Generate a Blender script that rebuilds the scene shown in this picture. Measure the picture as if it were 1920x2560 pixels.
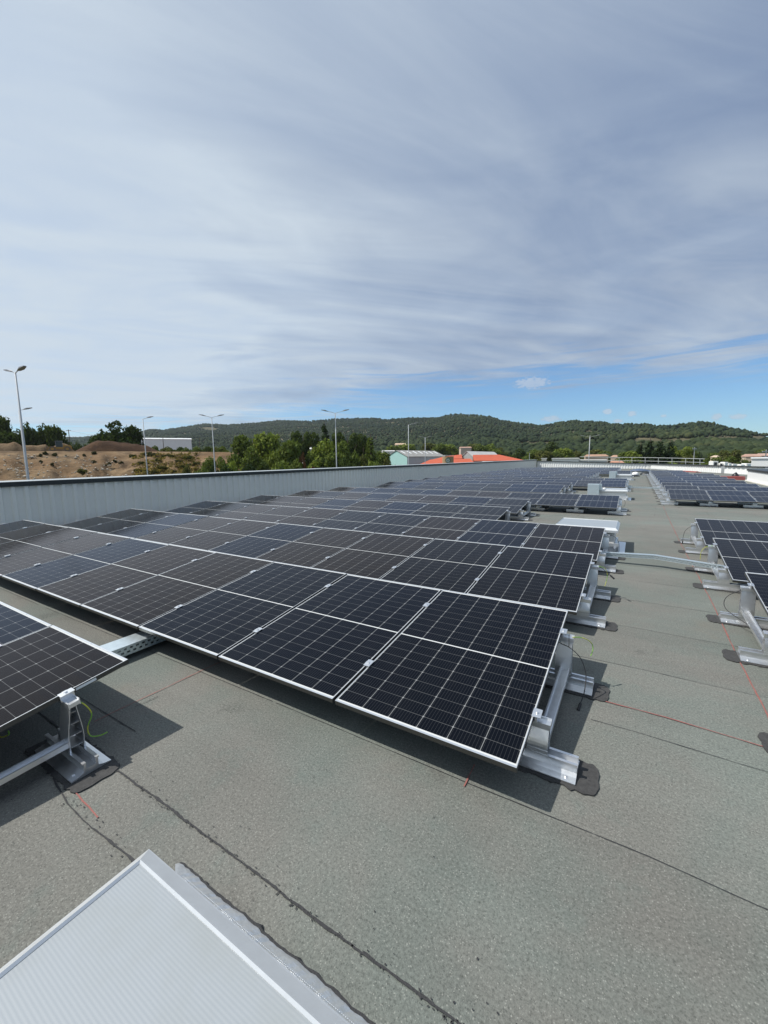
import bpy, math, random
import numpy as np
from math import sin, cos, tan, pi, radians, atan2, hypot
for o in list(bpy.data.objects): bpy.data.objects.remove(o)
S = bpy.context.scene
COL = S.collection
random.seed(7); RNG = np.random.default_rng(11)

# ------------------------------------------------------------------ camera
F_PX, PITCH, ROLL, YAW, EYE = 1023.6, 0.1294, -0.0126, 0.5503, 1.7372   # measured on the 1920 x 2560 picture
_f = np.array([-sin(YAW)*cos(PITCH), cos(YAW)*cos(PITCH), -sin(PITCH)])
_r = np.array([cos(YAW), sin(YAW), 0.0]); _d = -np.cross(_r, _f)
RT = cos(ROLL)*_r - sin(ROLL)*_d; DN = sin(ROLL)*_r + cos(ROLL)*_d
cam = bpy.data.cameras.new('camera'); camo = bpy.data.objects.new('camera', cam); COL.objects.link(camo)
from mathutils import Matrix, Vector
camo.matrix_world = Matrix(((RT[0], -DN[0], -_f[0], 0), (RT[1], -DN[1], -_f[1], 0), (RT[2], -DN[2], -_f[2], EYE), (0, 0, 0, 1)))
cam.sensor_fit = 'VERTICAL'; cam.sensor_height = 36; cam.lens = 36*F_PX/2560
cam.clip_start = 0.05; cam.clip_end = 30000
S.camera = camo
S.render.resolution_x, S.render.resolution_y = 768, 1024

def at(u, v, R):
    """world point seen at picture position u, v at horizontal distance R metres"""
    d = _f + RT*(u-960)/F_PX + DN*(v-1280)/F_PX
    return np.array([0, 0, EYE]) + d*(R/hypot(d[0], d[1]))
def azel(u, v):
    d = _f + RT*(u-960)/F_PX + DN*(v-1280)/F_PX
    return math.degrees(atan2(d[0], d[1])), math.degrees(atan2(d[2], hypot(d[0], d[1])))

# ------------------------------------------------------------------ node helper
class NT:
    def __init__(s, tree): s.t = tree; s.n = tree.nodes; s.l = tree.links
    def node(s, typ, **kw):
        n = s.n.new(typ)
        for k, v in kw.items(): setattr(n, k, v)
        return n
    def put(s, sock, v):
        if isinstance(v, bpy.types.NodeSocket): s.l.new(v, sock)
        elif v is not None: sock.default_value = v
    def m(s, op, a, b=None, c=None, clamp=False):
        n = s.node('ShaderNodeMath', operation=op, use_clamp=clamp)
        for i, v in enumerate((a, b, c)): s.put(n.inputs[i], v)
        return n.outputs[0]
    def ramp(s, v, lo, hi):                       # smoothstep
        n = s.node('ShaderNodeMapRange', interpolation_type='SMOOTHSTEP')
        for i, x in enumerate((v, lo, hi, 0.0, 1.0)): s.put(n.inputs[i], x)
        return n.outputs[0]
    def mix(s, f, a, b, mode='MIX'):
        n = s.node('ShaderNodeMix', data_type='RGBA', blend_type=mode)
        s.put(n.inputs[0], f)
        for sock, v in ((n.inputs[6], a), (n.inputs[7], b)):
            if isinstance(v, tuple) and len(v) == 3: v = (*v, 1)
            s.put(sock, v)
        return n.outputs[2]
    def noise(s, vec, scale, detail=2, rough=.5, dist=0.0):
        n = s.node('ShaderNodeTexNoise')
        s.put(n.inputs['Vector'], vec); n.inputs['Scale'].default_value = scale
        n.inputs['Detail'].default_value = detail; n.inputs['Roughness'].default_value = rough
        n.inputs['Distortion'].default_value = dist
        return n.outputs[0]
    def xyz(s, v):
        n = s.node('ShaderNodeSeparateXYZ'); s.put(n.inputs[0], v); return n.outputs
    def comb(s, x, y, z):
        n = s.node('ShaderNodeCombineXYZ')
        for i, v in enumerate((x, y, z)): s.put(n.inputs[i], v)
        return n.outputs[0]
    def mapping(s, v, rot=(0, 0, 0), scale=(1, 1, 1), loc=(0, 0, 0)):
        if any(rot):
            n0 = s.node('ShaderNodeMapping'); s.put(n0.inputs[0], v); n0.inputs[2].default_value = rot; v = n0.outputs[0]
        n = s.node('ShaderNodeMapping'); s.put(n.inputs[0], v)
        n.inputs[1].default_value = loc; n.inputs[3].default_value = scale
        return n.outputs[0]
    def bump(s, h, strength=.3, dist=.01):
        n = s.node('ShaderNodeBump'); s.put(n.inputs['Height'], h)
        n.inputs['Strength'].default_value = strength; n.inputs['Distance'].default_value = dist
        return n.outputs[0]

# ------------------------------------------------------------------ sky and sun
SHX, SHY = 0.66, 0.335                       # shadow shift per metre of height
SUN_EL = math.atan(1/hypot(SHX, SHY)); SUN_AZ = atan2(-SHX, -SHY)
SUN_DIR = np.array([-SHX, -SHY, 1.0]); SUN_DIR /= np.linalg.norm(SUN_DIR)
W = bpy.data.worlds.new('World'); S.world = W; W.use_nodes = True
w = NT(W.node_tree); w.n.clear()
sky = w.node('ShaderNodeTexSky', sky_type='NISHITA', sun_disc=False, sun_elevation=SUN_EL, sun_rotation=SUN_AZ % (2*pi),
             altitude=300, air_density=1.0, dust_density=0.15, ozone_density=2.0)
tc = w.node('ShaderNodeTexCoord'); D = tc.outputs['Generated']
dx, dy, dz = w.xyz(D)
zc = w.m('MAXIMUM', dz, 0.012)
px, py = w.m('DIVIDE', dx, w.m('ADD', zc, .06)), w.m('DIVIDE', dy, w.m('ADD', zc, .06))
P = w.comb(px, py, 0.0)
# cirrus sheet: streaks along a slanted axis, in the plane of the cloud layer
ax = radians(46)
wisp = w.noise(w.mapping(P, rot=(0, 0, -ax), scale=(.34, .80, 1)), 1.5, 8, .56, 2.2)
wisp2 = w.noise(w.mapping(P, rot=(0, 0, -ax-.35), scale=(.35, 1.5, 1), loc=(3.1, 1.7, 0)), 3.0, 6, .6, .5)
broad = w.noise(w.mapping(P, rot=(0, 0, -ax), scale=(.5, 1, 1), loc=(5.3, .4, 0)), .9, 3, .5, .3)
el = w.m('MULTIPLY', w.m('ARCSINE', dz), 57.2958)
az = w.m('MULTIPLY', w.m('ARCTAN2', dx, dy), 57.2958)
# lower edge of the sheet climbs from the left to the right of the view
edge = w.node('ShaderNodeMapRange', interpolation_type='SMOOTHSTEP')
for i, x in enumerate((az, -62.0, -27.0, 2.8, 9.8)): w.put(edge.inputs[i], x)
edge = edge.outputs[0]
band = w.noise(w.comb(w.m('MULTIPLY', az, .035), w.m('MULTIPLY', el, .50), 0.0), 1.6, 6, .62, .8)
ragged = w.m('ADD', el, w.m('MULTIPLY', w.m('SUBTRACT', band, .5), 15.0))
sheet = w.ramp(w.m('SUBTRACT', ragged, edge), -2.2, 3.0)
# thin streaks inside the blue gap
gapst = w.noise(w.comb(w.m('MULTIPLY', az, .045), w.m('MULTIPLY', el, .75), 3.7), 1.9, 5, .5, .5)
gapst = w.m('MULTIPLY', w.ramp(gapst, .46, .62), w.ramp(w.m('SUBTRACT', el, w.m('MULTIPLY', edge, .45)), -1.0, 1.2))
gapst = w.m('MULTIPLY', gapst, w.ramp(az, -18.0, -50.0))
# small low cumulus over the hills on the right
cum = -1.5
for (u, v, wd, ht) in [(1377, 1047, 2.3, .42), (1519, 1029, 1.1, .42), (1579, 1034, 1.05, .36), (1790, 1042, 1.0, .45), (1845, 1041, 1.5, .35), (1545, 1052, 1.0, .3), (1660, 1040, .7, .2), (1330, 957, 4.4, .85)]:
    a0, e0 = azel(u, v)
    ex = w.m('DIVIDE', w.m('SUBTRACT', az, a0), wd*.62); ey = w.m('DIVIDE', w.m('SUBTRACT', el, e0), ht)
    rr = w.m('ADD', w.m('MULTIPLY', ex, ex), w.m('MULTIPLY', ey, ey))
    cum = w.m('MAXIMUM', cum, w.m('SUBTRACT', 1.0, rr))
puff = w.noise(w.comb(w.m('MULTIPLY', az, 1.0), w.m('MULTIPLY', el, 1.9), 9.0), 2.0, 5, .6)
cum = w.m('MULTIPLY', w.ramp(w.m('ADD', cum, w.m('MULTIPLY', w.m('SUBTRACT', puff, .5), 2.4)), .05, .8), .6)
cover = w.m('MAXIMUM', w.m('MULTIPLY', sheet, w.m('ADD', .80, w.m('MULTIPLY', w.ramp(wisp, .3, .7), .17))), w.m('MULTIPLY', gapst, .75))
cover = w.m('MAXIMUM', cover, cum, clamp=True)
# how bright the sheet is: thick and thin parts, and brighter towards the sun
tosun = w.m('ADD', w.m('ADD', w.m('MULTIPLY', dx, float(SUN_DIR[0])), w.m('MULTIPLY', dy, float(SUN_DIR[1]))), w.m('MULTIPLY', dz, float(SUN_DIR[2])))
lum = w.m('ADD', w.m('MULTIPLY', w.ramp(tosun, -.1, .85), .92), w.m('MULTIPLY', w.m('SUBTRACT', broad, .5), .8))
lum = w.m('ADD', lum, w.m('MULTIPLY', w.m('SUBTRACT', wisp, .5), .72))
lum = w.m('ADD', lum, w.m('MULTIPLY', w.m('SUBTRACT', wisp2, .5), .18))
veil = w.noise(w.comb(w.m('MULTIPLY', az, .020), w.m('MULTIPLY', el, .075), 1.3), 1.6, 6, .55, 1.2)       # soft level bands low in the sky
lum = w.m('ADD', lum, w.m('MULTIPLY', w.m('SUBTRACT', veil, .5), w.m('MULTIPLY', w.ramp(el, 45.0, 15.0), .9)))
lum = w.m('ADD', lum, w.m('MULTIPLY', w.m('MULTIPLY', w.ramp(az, -40.0, -75.0), w.ramp(w.m('ABSOLUTE', w.m('SUBTRACT', el, 24.0)), 26.0, 4.0)), .38))
lum = w.m('ADD', lum, w.m('MULTIPLY', w.ramp(el, 34.0, 10.0), .42), clamp=True)
ccol = w.mix(lum, (.222, .296, .445), (.625, .712, .795))
ccol = w.mix(cum, ccol, (.72, .76, .82))
skyb = w.node('ShaderNodeVectorMath', operation='SCALE'); w.put(skyb.inputs[0], sky.outputs[0]); skyb.inputs['Scale'].default_value = 0.12
final = w.mix(cover, w.mix(1.0, skyb.outputs[0], (.62, .86, 1.06), 'MULTIPLY'), ccol)
bg = w.node('ShaderNodeBackground'); w.put(bg.inputs[0], final); bg.inputs[1].default_value = 1.0
wo = w.node('ShaderNodeOutputWorld'); w.l.new(bg.outputs[0], wo.inputs[0])

sun = bpy.data.lights.new('sun', 'SUN'); sun.energy = 4.9; sun.angle = radians(0.6); sun.color = (1.0, .968, .91)
suno = bpy.data.objects.new('sun', sun); COL.objects.link(suno)
suno.rotation_euler = Vector(tuple(SUN_DIR)).to_track_quat('Z', 'Y').to_euler(); suno.location = (-20, -10, 40)
S.view_settings.view_transform = 'Standard'; S.view_settings.look = 'None'; S.view_settings.exposure = 0.0; S.view_settings.gamma = 1.0
S.render.engine = 'CYCLES'
S.cycles.max_bounces = 6; S.cycles.diffuse_bounces = 3; S.cycles.glossy_bounces = 3; S.cycles.transmission_bounces = 3
S.cycles.caustics_reflective = False; S.cycles.caustics_refractive = False

# ------------------------------------------------------------------ materials
def mat(name):
    m_ = bpy.data.materials.new(name); m_.use_nodes = True
    t = NT(m_.node_tree); b = t.n['Principled BSDF']
    return m_, t, b
def simple(name, col, rough=.6, metal=0.0, var=.12, scale=8.0, spec=.5, bump=0.0, bscale=40.0, objcol=False):
    m_, t, b = mat(name)
    o = t.node('ShaderNodeTexCoord').outputs['Object']
    n = t.noise(o, scale, 5, .6)
    f = t.m('ADD', 1.0-var, t.m('MULTIPLY', n, 2*var))
    base = (*col, 1)
    c = t.mix(1.0, base, t.comb(f, f, f), 'MULTIPLY')
    if objcol:
        oi = t.node('ShaderNodeObjectInfo'); c = t.mix(1.0, c, oi.outputs['Color'], 'MULTIPLY')
    t.put(b.inputs['Base Color'], c); b.inputs['Roughness'].default_value = rough; b.inputs['Metallic'].default_value = metal
    b.inputs['Specular IOR Level'].default_value = spec
    if metal: t.put(b.inputs['Roughness'], t.m('ADD', rough-.08, t.m('MULTIPLY', n, .16)))
    if bump: t.put(b.inputs['Normal'], t.bump(t.noise(o, bscale, 3, .6), bump, .01))
    return m_
M = {}
M['alu'] = simple('mill_aluminium', (.80, .81, .82), .34, .9, .07, 30, bump=.05)
M['alu_frame'] = simple('anodised_frame', (.82, .83, .84), .30, .85, .04, 20)
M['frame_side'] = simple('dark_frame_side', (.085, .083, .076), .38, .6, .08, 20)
M['skylight_frame'] = simple('skylight_frame', (.64, .655, .665), .40, .45, .06, 12)
M['galv'] = simple('galvanised_steel', (.66, .74, .77), .38, .75, .12, 25, bump=.05)
M['white_sheet'] = simple('white_sheet', (.80, .80, .78), .5, 0, .04, 3)
M['grey_sheet'] = simple('grey_cladding', (.83, .80, .73), .45, 0, .05, 2.5)
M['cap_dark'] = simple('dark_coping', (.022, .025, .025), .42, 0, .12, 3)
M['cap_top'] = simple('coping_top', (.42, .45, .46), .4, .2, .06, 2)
M['rail_steel'] = simple('rail_steel', (.46, .48, .47), .65, .1)
M['black'] = simple('black_plastic', (.012, .012, .013), .45)
M['cable_black'] = simple('black_cable', (.015, .015, .016), .5)
M['bitumen'] = simple('bitumen_strip', (.030, .030, .031), .75, 0, .3, 60, bump=.4, bscale=150)
M['bitumen_pad'] = simple('mineral_felt_pad', (.047, .046, .045), .85, 0, .75, 45, bump=.5, bscale=220)
M['chalk'] = simple('red_chalk', (.27, .10, .085), .9, 0, .35, 30)
M['foil'] = simple('aluminium_foil', (.80, .81, .82), .36, .75, .10, 70, bump=.22, bscale=40)
M['backsheet'] = simple('backsheet', (.03, .03, .032), .6)
M['white_plastic'] = simple('white_plastic', (.82, .82, .80), .45)
M['window'] = simple('window_glass', (.03, .035, .04), .15)
M['concrete'] = simple('concrete', (.40, .385, .35), .85, 0, .15, 2)
M['bark'] = simple('bark', (.10, .075, .055), .9, 0, .3, 6)
M['steel_pole'] = simple('lamp_pole_steel', (.40, .42, .44), .6, .15, .06, 5)
M['lamp_head'] = simple('lamp_head_grey', (.17, .175, .185), .45, .2)
M['paint'] = simple('wall_paint', (1, 1, 1), .75, 0, .09, .5, objcol=True)
M['roofing'] = simple('tile_roofing', (1, 1, 1), .8, 0, .34, .35, objcol=True)
M['yellow'] = simple('machine_yellow', (.36, .20, .04), .5, 0, .25, 3)
M['tyre'] = simple('tyre_dusty', (.17, .13, .09), .9, 0, .2, 4)
M['red'] = simple('red_plastic', (.38, .10, .09), .6, 0, .2, 4)
M['blue_tarp'] = simple('blue_tarp', (.07, .10, .16), .55, 0, .3, 5)

def green_yellow():
    m_, t, b = mat('earth_cable_sheath')
    o = t.node('ShaderNodeTexCoord').outputs['Object']
    x, y, z = t.xyz(o)
    s_ = t.m('GREATER_THAN', t.noise(o, 14, 0), .5)
    t.put(b.inputs['Base Color'], t.mix(s_, (.20, .42, .05), (.55, .55, .06))); b.inputs['Roughness'].default_value = .45
    return m_
M['earth'] = green_yellow()

def roof_mat():
    m_, t, b = mat('mineral_roofing_felt')
    o = t.node('ShaderNodeTexCoord').outputs['Object']
    x, y, z = t.xyz(o)
    gr = t.noise(o, 78, 3.5, .85)
    fine = t.noise(o, 260, 1, .5)
    big = t.noise(o, .7, 4, .6, .4); mid = t.noise(o, 4.5, 5, .65)
    # each felt strip has a slightly different shade
    strip = t.m('FLOOR', t.m('DIVIDE', t.m('SUBTRACT', y, .077), .9233))
    wn = t.node('ShaderNodeTexWhiteNoise', noise_dimensions='1D'); t.put(wn.inputs['W'], strip)
    c = t.mix(t.ramp(big, .38, .62), (.152, .167, .149), (.171, .167, .149))
    c = t.mix(t.m('MULTIPLY', t.ramp(mid, .52, .72), .45), c, (.142, .166, .148))
    f = t.m('ADD', .02, t.m('MULTIPLY', gr, 1.96))
    f = t.m('MULTIPLY', f, t.m('ADD', .90, t.m('MULTIPLY', fine, .2)))
    f = t.m('MULTIPLY', f, t.m('ADD', .93, t.m('MULTIPLY', wn.outputs[0], .12)))
    pond = t.noise(t.mapping(o, loc=(3.3, 9.1, 0)), .42, 6, .62, .7)
    f = t.m('MULTIPLY', f, t.m('ADD', .66, t.m('MULTIPLY', pond, .68)))
    track = t.noise(t.mapping(o, scale=(.35, 2.2, 1)), 2.4, 5, .65, .4)
    f = t.m('MULTIPLY', f, t.m('ADD', .87, t.m('MULTIPLY', track, .26)))
    c = t.mix(1.0, c, t.comb(f, f, f), 'MULTIPLY')
    # light mineral chips, dark chips
    v = t.node('ShaderNodeTexVoronoi'); t.put(v.inputs['Vector'], o); v.inputs['Scale'].default_value = 170
    rgb = t.xyz(v.outputs['Color'])
    chip = t.m('MULTIPLY', t.m('GREATER_THAN', rgb[0], .9), t.m('LESS_THAN', v.outputs['Distance'], .45))
    c = t.mix(t.m('MULTIPLY', chip, .38), c, (.40, .40, .36))
    dchip = t.m('MULTIPLY', t.m('LESS_THAN', rgb[1], .13), t.m('LESS_THAN', v.outputs['Distance'], .5))
    c = t.mix(t.m('MULTIPLY', dchip, .4), c, (.045, .05, .046))
    # scuffed spots where granules are lost
    sc = t.m('MULTIPLY', t.ramp(t.noise(o, 1.9, 3, .5, .2), .64, .74), t.ramp(t.noise(o, 60, 3, .7), .42, .62))
    c = t.mix(t.m('MULTIPLY', sc, .75), c, (.06, .06, .055))
    rust = t.m('MULTIPLY', t.ramp(t.noise(t.mapping(o, loc=(7.3, 2.2, 0)), .9, 4, .6), .62, .78), .35)
    c = t.mix(rust, c, (.20, .165, .125))
    t.put(b.inputs['Base Color'], c); b.inputs['Roughness'].default_value = .9; b.inputs['Specular IOR Level'].default_value = .25
    t.put(b.inputs['Normal'], t.bump(t.m('ADD', gr, t.m('MULTIPLY', fine, .5)), .55, .006))
    return m_
M['roof'] = roof_mat()

PW, PL, PITCHX = 1.122, 1.722, 1.1437         # panel width, length, spacing along a row
def cell_mat():
    m_, t, b = mat('solar_cells')
    o = t.node('ShaderNodeTexCoord').outputs['Object']
    oi = t.node('ShaderNodeObjectInfo')
    x, y, z = t.xyz(o)
    cw = 1.107/6; ch = (PL-.048-.011)/18
    ax_ = t.m('ADD', x, .5535)
    fx = t.m('ABSOLUTE', t.m('SUBTRACT', t.m('MODULO', t.m('ADD', ax_, cw*.5+cw*10), cw), cw*.5))     # distance to a column line
    hy = t.m('SUBTRACT', t.m('ABSOLUTE', t.m('SUBTRACT', y, PL/2)), .0055)                                # mirrored halves
    fy = t.m('ABSOLUTE', t.m('SUBTRACT', t.m('MODULO', t.m('ADD', hy, ch*.5+ch*20), ch), ch*.5))
    lx = t.ramp(fx, .0026, .0014); ly = t.ramp(fy, .0017, .0008)
    dia = t.ramp(t.m('ADD', fx, fy), .0085, .0065)
    midbar = t.m('LESS_THAN', hy, 0.0)
    edge = t.m('MAXIMUM', t.m('GREATER_THAN', hy, ch*9), t.m('GREATER_THAN', t.m('ABSOLUTE', x), .5535))
    white = t.m('MAXIMUM', t.m('MAXIMUM', midbar, edge), t.m('MAXIMUM', t.m('MULTIPLY', lx, .34), t.m('MAXIMUM', t.m('MULTIPLY', ly, .17), t.m('MULTIPLY', dia, .42))))
    bw = cw/10
    fb = t.m('ABSOLUTE', t.m('SUBTRACT', t.m('MODULO', t.m('ADD', ax_, bw*100), bw), bw*.5))
    bus = t.m('MULTIPLY', t.ramp(fb, .0012, .0006), .26)
    cell = t.mix(t.m('MULTIPLY', t.noise(t.comb(t.m('FLOOR', t.m('DIVIDE', ax_, cw)), t.m('FLOOR', t.m('DIVIDE', y, ch)), t.m('MULTIPLY', oi.outputs['Random'], 90.0)), 7.7, 0), .8), oi.outputs['Color'], (.0022, .0032, .006))
    c = t.mix(bus, cell, (.11, .115, .12))
    c = t.mix(white, c, (.56, .57, .56))
    # light dust on the glass
    dust = t.m('MULTIPLY', t.ramp(t.noise(t.mapping(o, scale=(1, .6, 1)), 5.0, 6, .65), .35, .85), .006)
    c = t.mix(dust, c, (.42, .40, .36))
    tint = t.mix(t.m('SUBTRACT', 1.0, white), (1, 1, 1), t.mix(.33, (1, 1, 1), t.mix(1.0, oi.outputs['Color'], (150, 150, 150), 'MULTIPLY')))
    rough = t.m('ADD', .085, t.m('MULTIPLY', t.noise(o, 9, 4, .6), .09))
    di = t.node('ShaderNodeBsdfDiffuse'); t.put(di.inputs[0], c)
    gl = t.node('ShaderNodeBsdfGlossy'); t.put(gl.inputs[0], tint); t.put(gl.inputs['Roughness'], rough)
    fr = t.node('ShaderNodeFresnel'); fr.inputs[0].default_value = 1.21
    mx = t.node('ShaderNodeMixShader'); t.l.new(fr.outputs[0], mx.inputs[0]); t.l.new(di.outputs[0], mx.inputs[1]); t.l.new(gl.outputs[0], mx.inputs[2])
    t.l.new(mx.outputs[0], t.n['Material Output'].inputs[0]); t.n.remove(b)
    return m_
M['cells'] = cell_mat()

def leaf_mat():
    m_, t, b = mat('foliage')
    geo = t.node('ShaderNodeNewGeometry'); oi = t.node('ShaderNodeObjectInfo')
    o = t.node('ShaderNodeTexCoord').outputs['Object']
    r = geo.outputs['Random Per Island']
    f = t.m('ADD', .62, t.m('MULTIPLY', r, .76))
    c = t.mix(1.0, oi.outputs['Color'], t.comb(f, f, t.m('MULTIPLY', f, .9)), 'MULTIPLY')
    c = t.mix(t.m('MULTIPLY', t.ramp(t.noise(o, 5.0, 3), .45, .7), .35), c, t.mix(1.0, oi.outputs['Color'], (1.35, 1.18, .7), 'MULTIPLY'))
    di = t.node('ShaderNodeBsdfDiffuse'); t.put(di.inputs[0], c)
    tr = t.node('ShaderNodeBsdfTranslucent'); t.put(tr.inputs[0], t.mix(1.0, c, (1.1, 1.2, .5), 'MULTIPLY'))
    mx = t.node('ShaderNodeMixShader'); mx.inputs[0].default_value = .28
    t.l.new(di.outputs[0], mx.inputs[1]); t.l.new(tr.outputs[0], mx.inputs[2])
    t.l.new(mx.outputs[0], t.n['Material Output'].inputs[0])
    return m_
M['leaf'] = leaf_mat()
def wood_mat():
    m_, t, b = mat('far_woodland')
    a = t.node('ShaderNodeAttribute', attribute_name='tint').outputs['Fac']
    c = t.mix(t.ramp(a, 0, .55), (.018, .030, .016), (.036, .050, .022))
    c = t.mix(t.ramp(a, .6, 1.0), c, (.062, .072, .030))
    o = t.node('ShaderNodeTexCoord').outputs['Object']
    f = t.m('ADD', .6, t.m('MULTIPLY', t.noise(o, .55, 3, .7), .8))
    c = t.mix(1.0, c, t.comb(f, f, f), 'MULTIPLY')
    t.put(b.inputs['Base Color'], c); b.inputs['Roughness'].default_value = .9; b.inputs['Specular IOR Level'].default_value = .1
    return m_
M['wood'] = wood_mat()
def ground_mat(name, c1, c2, c3, s1=.02, s2=.15, s3=1.2, bump=.4):
    m_, t, b = mat(name)
    o = t.node('ShaderNodeTexCoord').outputs['Object']
    c = t.mix(t.ramp(t.noise(o, s1, 5, .6, .3), .4, .6), c1, c2)
    c = t.mix(t.m('MULTIPLY', t.ramp(t.noise(o, s2, 5, .65), .46, .62), .8), c, c3)
    f = t.m('ADD', .45, t.m('MULTIPLY', t.noise(o, s3, 6, .75), 1.1))
    c = t.mix(1.0, c, t.comb(f, f, f), 'MULTIPLY')
    t.put(b.inputs['Base Color'], c); b.inputs['Roughness'].default_value = .95; b.inputs['Specular IOR Level'].default_value = .15
    t.put(b.inputs['Normal'], t.bump(t.noise(o, s3*1.5, 5, .7), bump, .3))
    return m_
M['terrain'] = ground_mat('terrain_ground', (.060, .066, .032), (.085, .078, .042), (.155, .125, .075), .004, .02, .4)
M['bank'] = ground_mat('bare_earth', (.165, .104, .055), (.225, .155, .088), (.092, .062, .036), .09, .22, .8, 1.0)
M['bank_pile'] = ground_mat('sandy_spoil', (.22, .150, .085), (.27, .195, .120), (.17, .11, .062), .08, .3, 1.4, .8)
M['dark_earth'] = ground_mat('dark_topsoil', (.062, .034, .019), (.088, .049, .026), (.045, .025, .015), .08, .25, 1.4, 1.0)
M['asphalt'] = ground_mat('yard_asphalt', (.05, .05, .05), (.06, .06, .058), (.07, .07, .066), .05, .3, 3, .2)

def polycarb():
    m_, t, b = mat('fluted_polycarbonate')
    o = t.node('ShaderNodeTexCoord').outputs['Object']
    x, y, z = t.xyz(o)
    st = t.m('ADD', .5, t.m('MULTIPLY', t.m('SINE', t.m('MULTIPLY', y, 2*pi/.0100)), .5))
    dirt = t.ramp(t.noise(o, 3.0, 5, .6), .45, .75)
    c = t.mix(st, (.290, .315, .335), (.325, .348, .365))
    c = t.mix(t.m('MULTIPLY', dirt, .45), c, (.27, .285, .275))
    t.put(b.inputs['Base Color'], c); b.inputs['Roughness'].default_value = .33
    t.put(b.inputs['Normal'], t.bump(st, .04, .002))
    return m_
M['poly'] = polycarb()

# ------------------------------------------------------------------ mesh helper
class MB:
    def __init__(s): s.v = []; s.f = []; s.mi = []
    def add(s, vs, fs, mi=0):
        b = len(s.v); s.v += [tuple(float(c) for c in p) for p in vs]; s.f += [tuple(b+i for i in f) for f in fs]; s.mi += [mi]*len(fs); return s
    def box(s, x0, x1, y0, y1, z0, z1, mi=0):
        return s.add([(x0, y0, z0), (x1, y0, z0), (x1, y1, z0), (x0, y1, z0), (x0, y0, z1), (x1, y0, z1), (x1, y1, z1), (x0, y1, z1)],
                     [(0, 3, 2, 1), (4, 5, 6, 7), (0, 1, 5, 4), (1, 2, 6, 5), (2, 3, 7, 6), (3, 0, 4, 7)], mi)
    def prism(s, prof, a0, a1, axis='x', mi=0):
        """extrude a closed 2-D outline along an axis; x: (y,z), y: (x,z), z: (x,y)"""
        n = len(prof)
        def pt(a, q):
            return (a, q[0], q[1]) if axis == 'x' else (q[0], a, q[1]) if axis == 'y' else (q[0], q[1], a)
        vs = [pt(a0, q) for q in prof]+[pt(a1, q) for q in prof]
        fs = [(i, (i+1) % n, n+(i+1) % n, n+i) for i in range(n)]+[tuple(range(n-1, -1, -1)), tuple(range(n, 2*n))]
        return s.add(vs, fs, mi)
    def ribbon(s, prof, a0, a1, axis='x', th=.003, mi=0):
        """extrude an open outline with a thickness"""
        out = []
        n = len(prof)
        for i, q in enumerate(prof):
            p0 = prof[max(i-1, 0)]; p1 = prof[min(i+1, n-1)]
            dx_, dy_ = p1[0]-p0[0], p1[1]-p0[1]; l = hypot(dx_, dy_) or 1
            out.append((q[0]-dy_/l*th, q[1]+dx_/l*th))
        return s.prism(list(prof)+out[::-1], a0, a1, axis, mi)
    def tube(s, pts, r, n=8, mi=0, caps=True):
        pts = [Vector(tuple(float(c) for c in p)) for p in pts]
        rs = r if isinstance(r, (list, tuple)) else [r]*len(pts)
        b = len(s.v); up = None
        for i, p in enumerate(pts):
            d = (pts[min(i+1, len(pts)-1)]-pts[max(i-1, 0)]).normalized()
            if up is None: up = Vector((0, 0, 1)) if abs(d.z) < .9 else Vector((1, 0, 0))
            a = d.cross(up).normalized(); up = a.cross(d).normalized()
            for k in range(n):
                t_ = 2*pi*k/n; s.v.append(tuple(p+(a*cos(t_)+up*sin(t_))*rs[i]))
        for i in range(len(pts)-1):
            for k in range(n):
                s.f.append((b+i*n+k, b+i*n+(k+1) % n, b+(i+1)*n+(k+1) % n, b+(i+1)*n+k)); s.mi.append(mi)
        if caps:
            s.f.append(tuple(b+k for k in range(n))[::-1]); s.mi.append(mi)
            e = b+(len(pts)-1)*n; s.f.append(tuple(e+k for k in range(n))); s.mi.append(mi)
        return s
    def xform(s, fn): s.v = [tuple(fn(*p)) for p in s.v]; return s
    def build(s, name, mats, parent=None, loc=(0, 0, 0), smooth=False, color=None, bevel=0):
        me = bpy.data.meshes.new(name); me.from_pydata(s.v, [], s.f); 
        for m_ in (mats if isinstance(mats, (list, tuple)) else [mats]): me.materials.append(M[m_] if isinstance(m_, str) else m_)
        me.polygons.foreach_set('material_index', s.mi)
        if smooth: me.polygons.foreach_set('use_smooth', [True]*len(me.polygons))
        me.update()
        o = bpy.data.objects.new(name, me); COL.objects.link(o); o.location = loc
        if parent: o.parent = parent
        if color: o.color = (*color, 1)
        if bevel:
            md = o.modifiers.new('bevel', 'BEVEL'); md.width = bevel; md.segments = 2; md.limit_method = 'ANGLE'
        return o
def tag(o, label=None, cat=None, group=None, kind=None):
    if label: o['label'] = label
    if cat: o['category'] = cat
    if group: o['group'] = group
    if kind: o['kind'] = kind
    return o
def thing(name, label, cat, loc=(0, 0, 0), rz=0.0, group=None):
    o = bpy.data.objects.new(name, None); COL.objects.link(o); o.empty_display_size = .2
    o.location = tuple(float(c) for c in loc); o.rotation_euler = (0, 0, rz)
    return tag(o, label, cat, group)
def kids(o): return [c for c in list(o.children)]
def copy_tree(o, parent=None):
    c = o.copy(); COL.objects.link(c)
    if parent: c.parent = parent
    for ch in kids(o): copy_tree(ch, c)
    return c
ORD = ['first', 'second', 'third', 'fourth', 'fifth', 'sixth', 'seventh', 'eighth', 'ninth', 'tenth', 'eleventh', 'twelfth', 'thirteenth', 'fourteenth',
       'fifteenth', 'sixteenth', 'seventeenth', 'eighteenth', 'nineteenth', 'twentieth', 'twenty-first', 'twenty-second', 'twenty-third']

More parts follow.
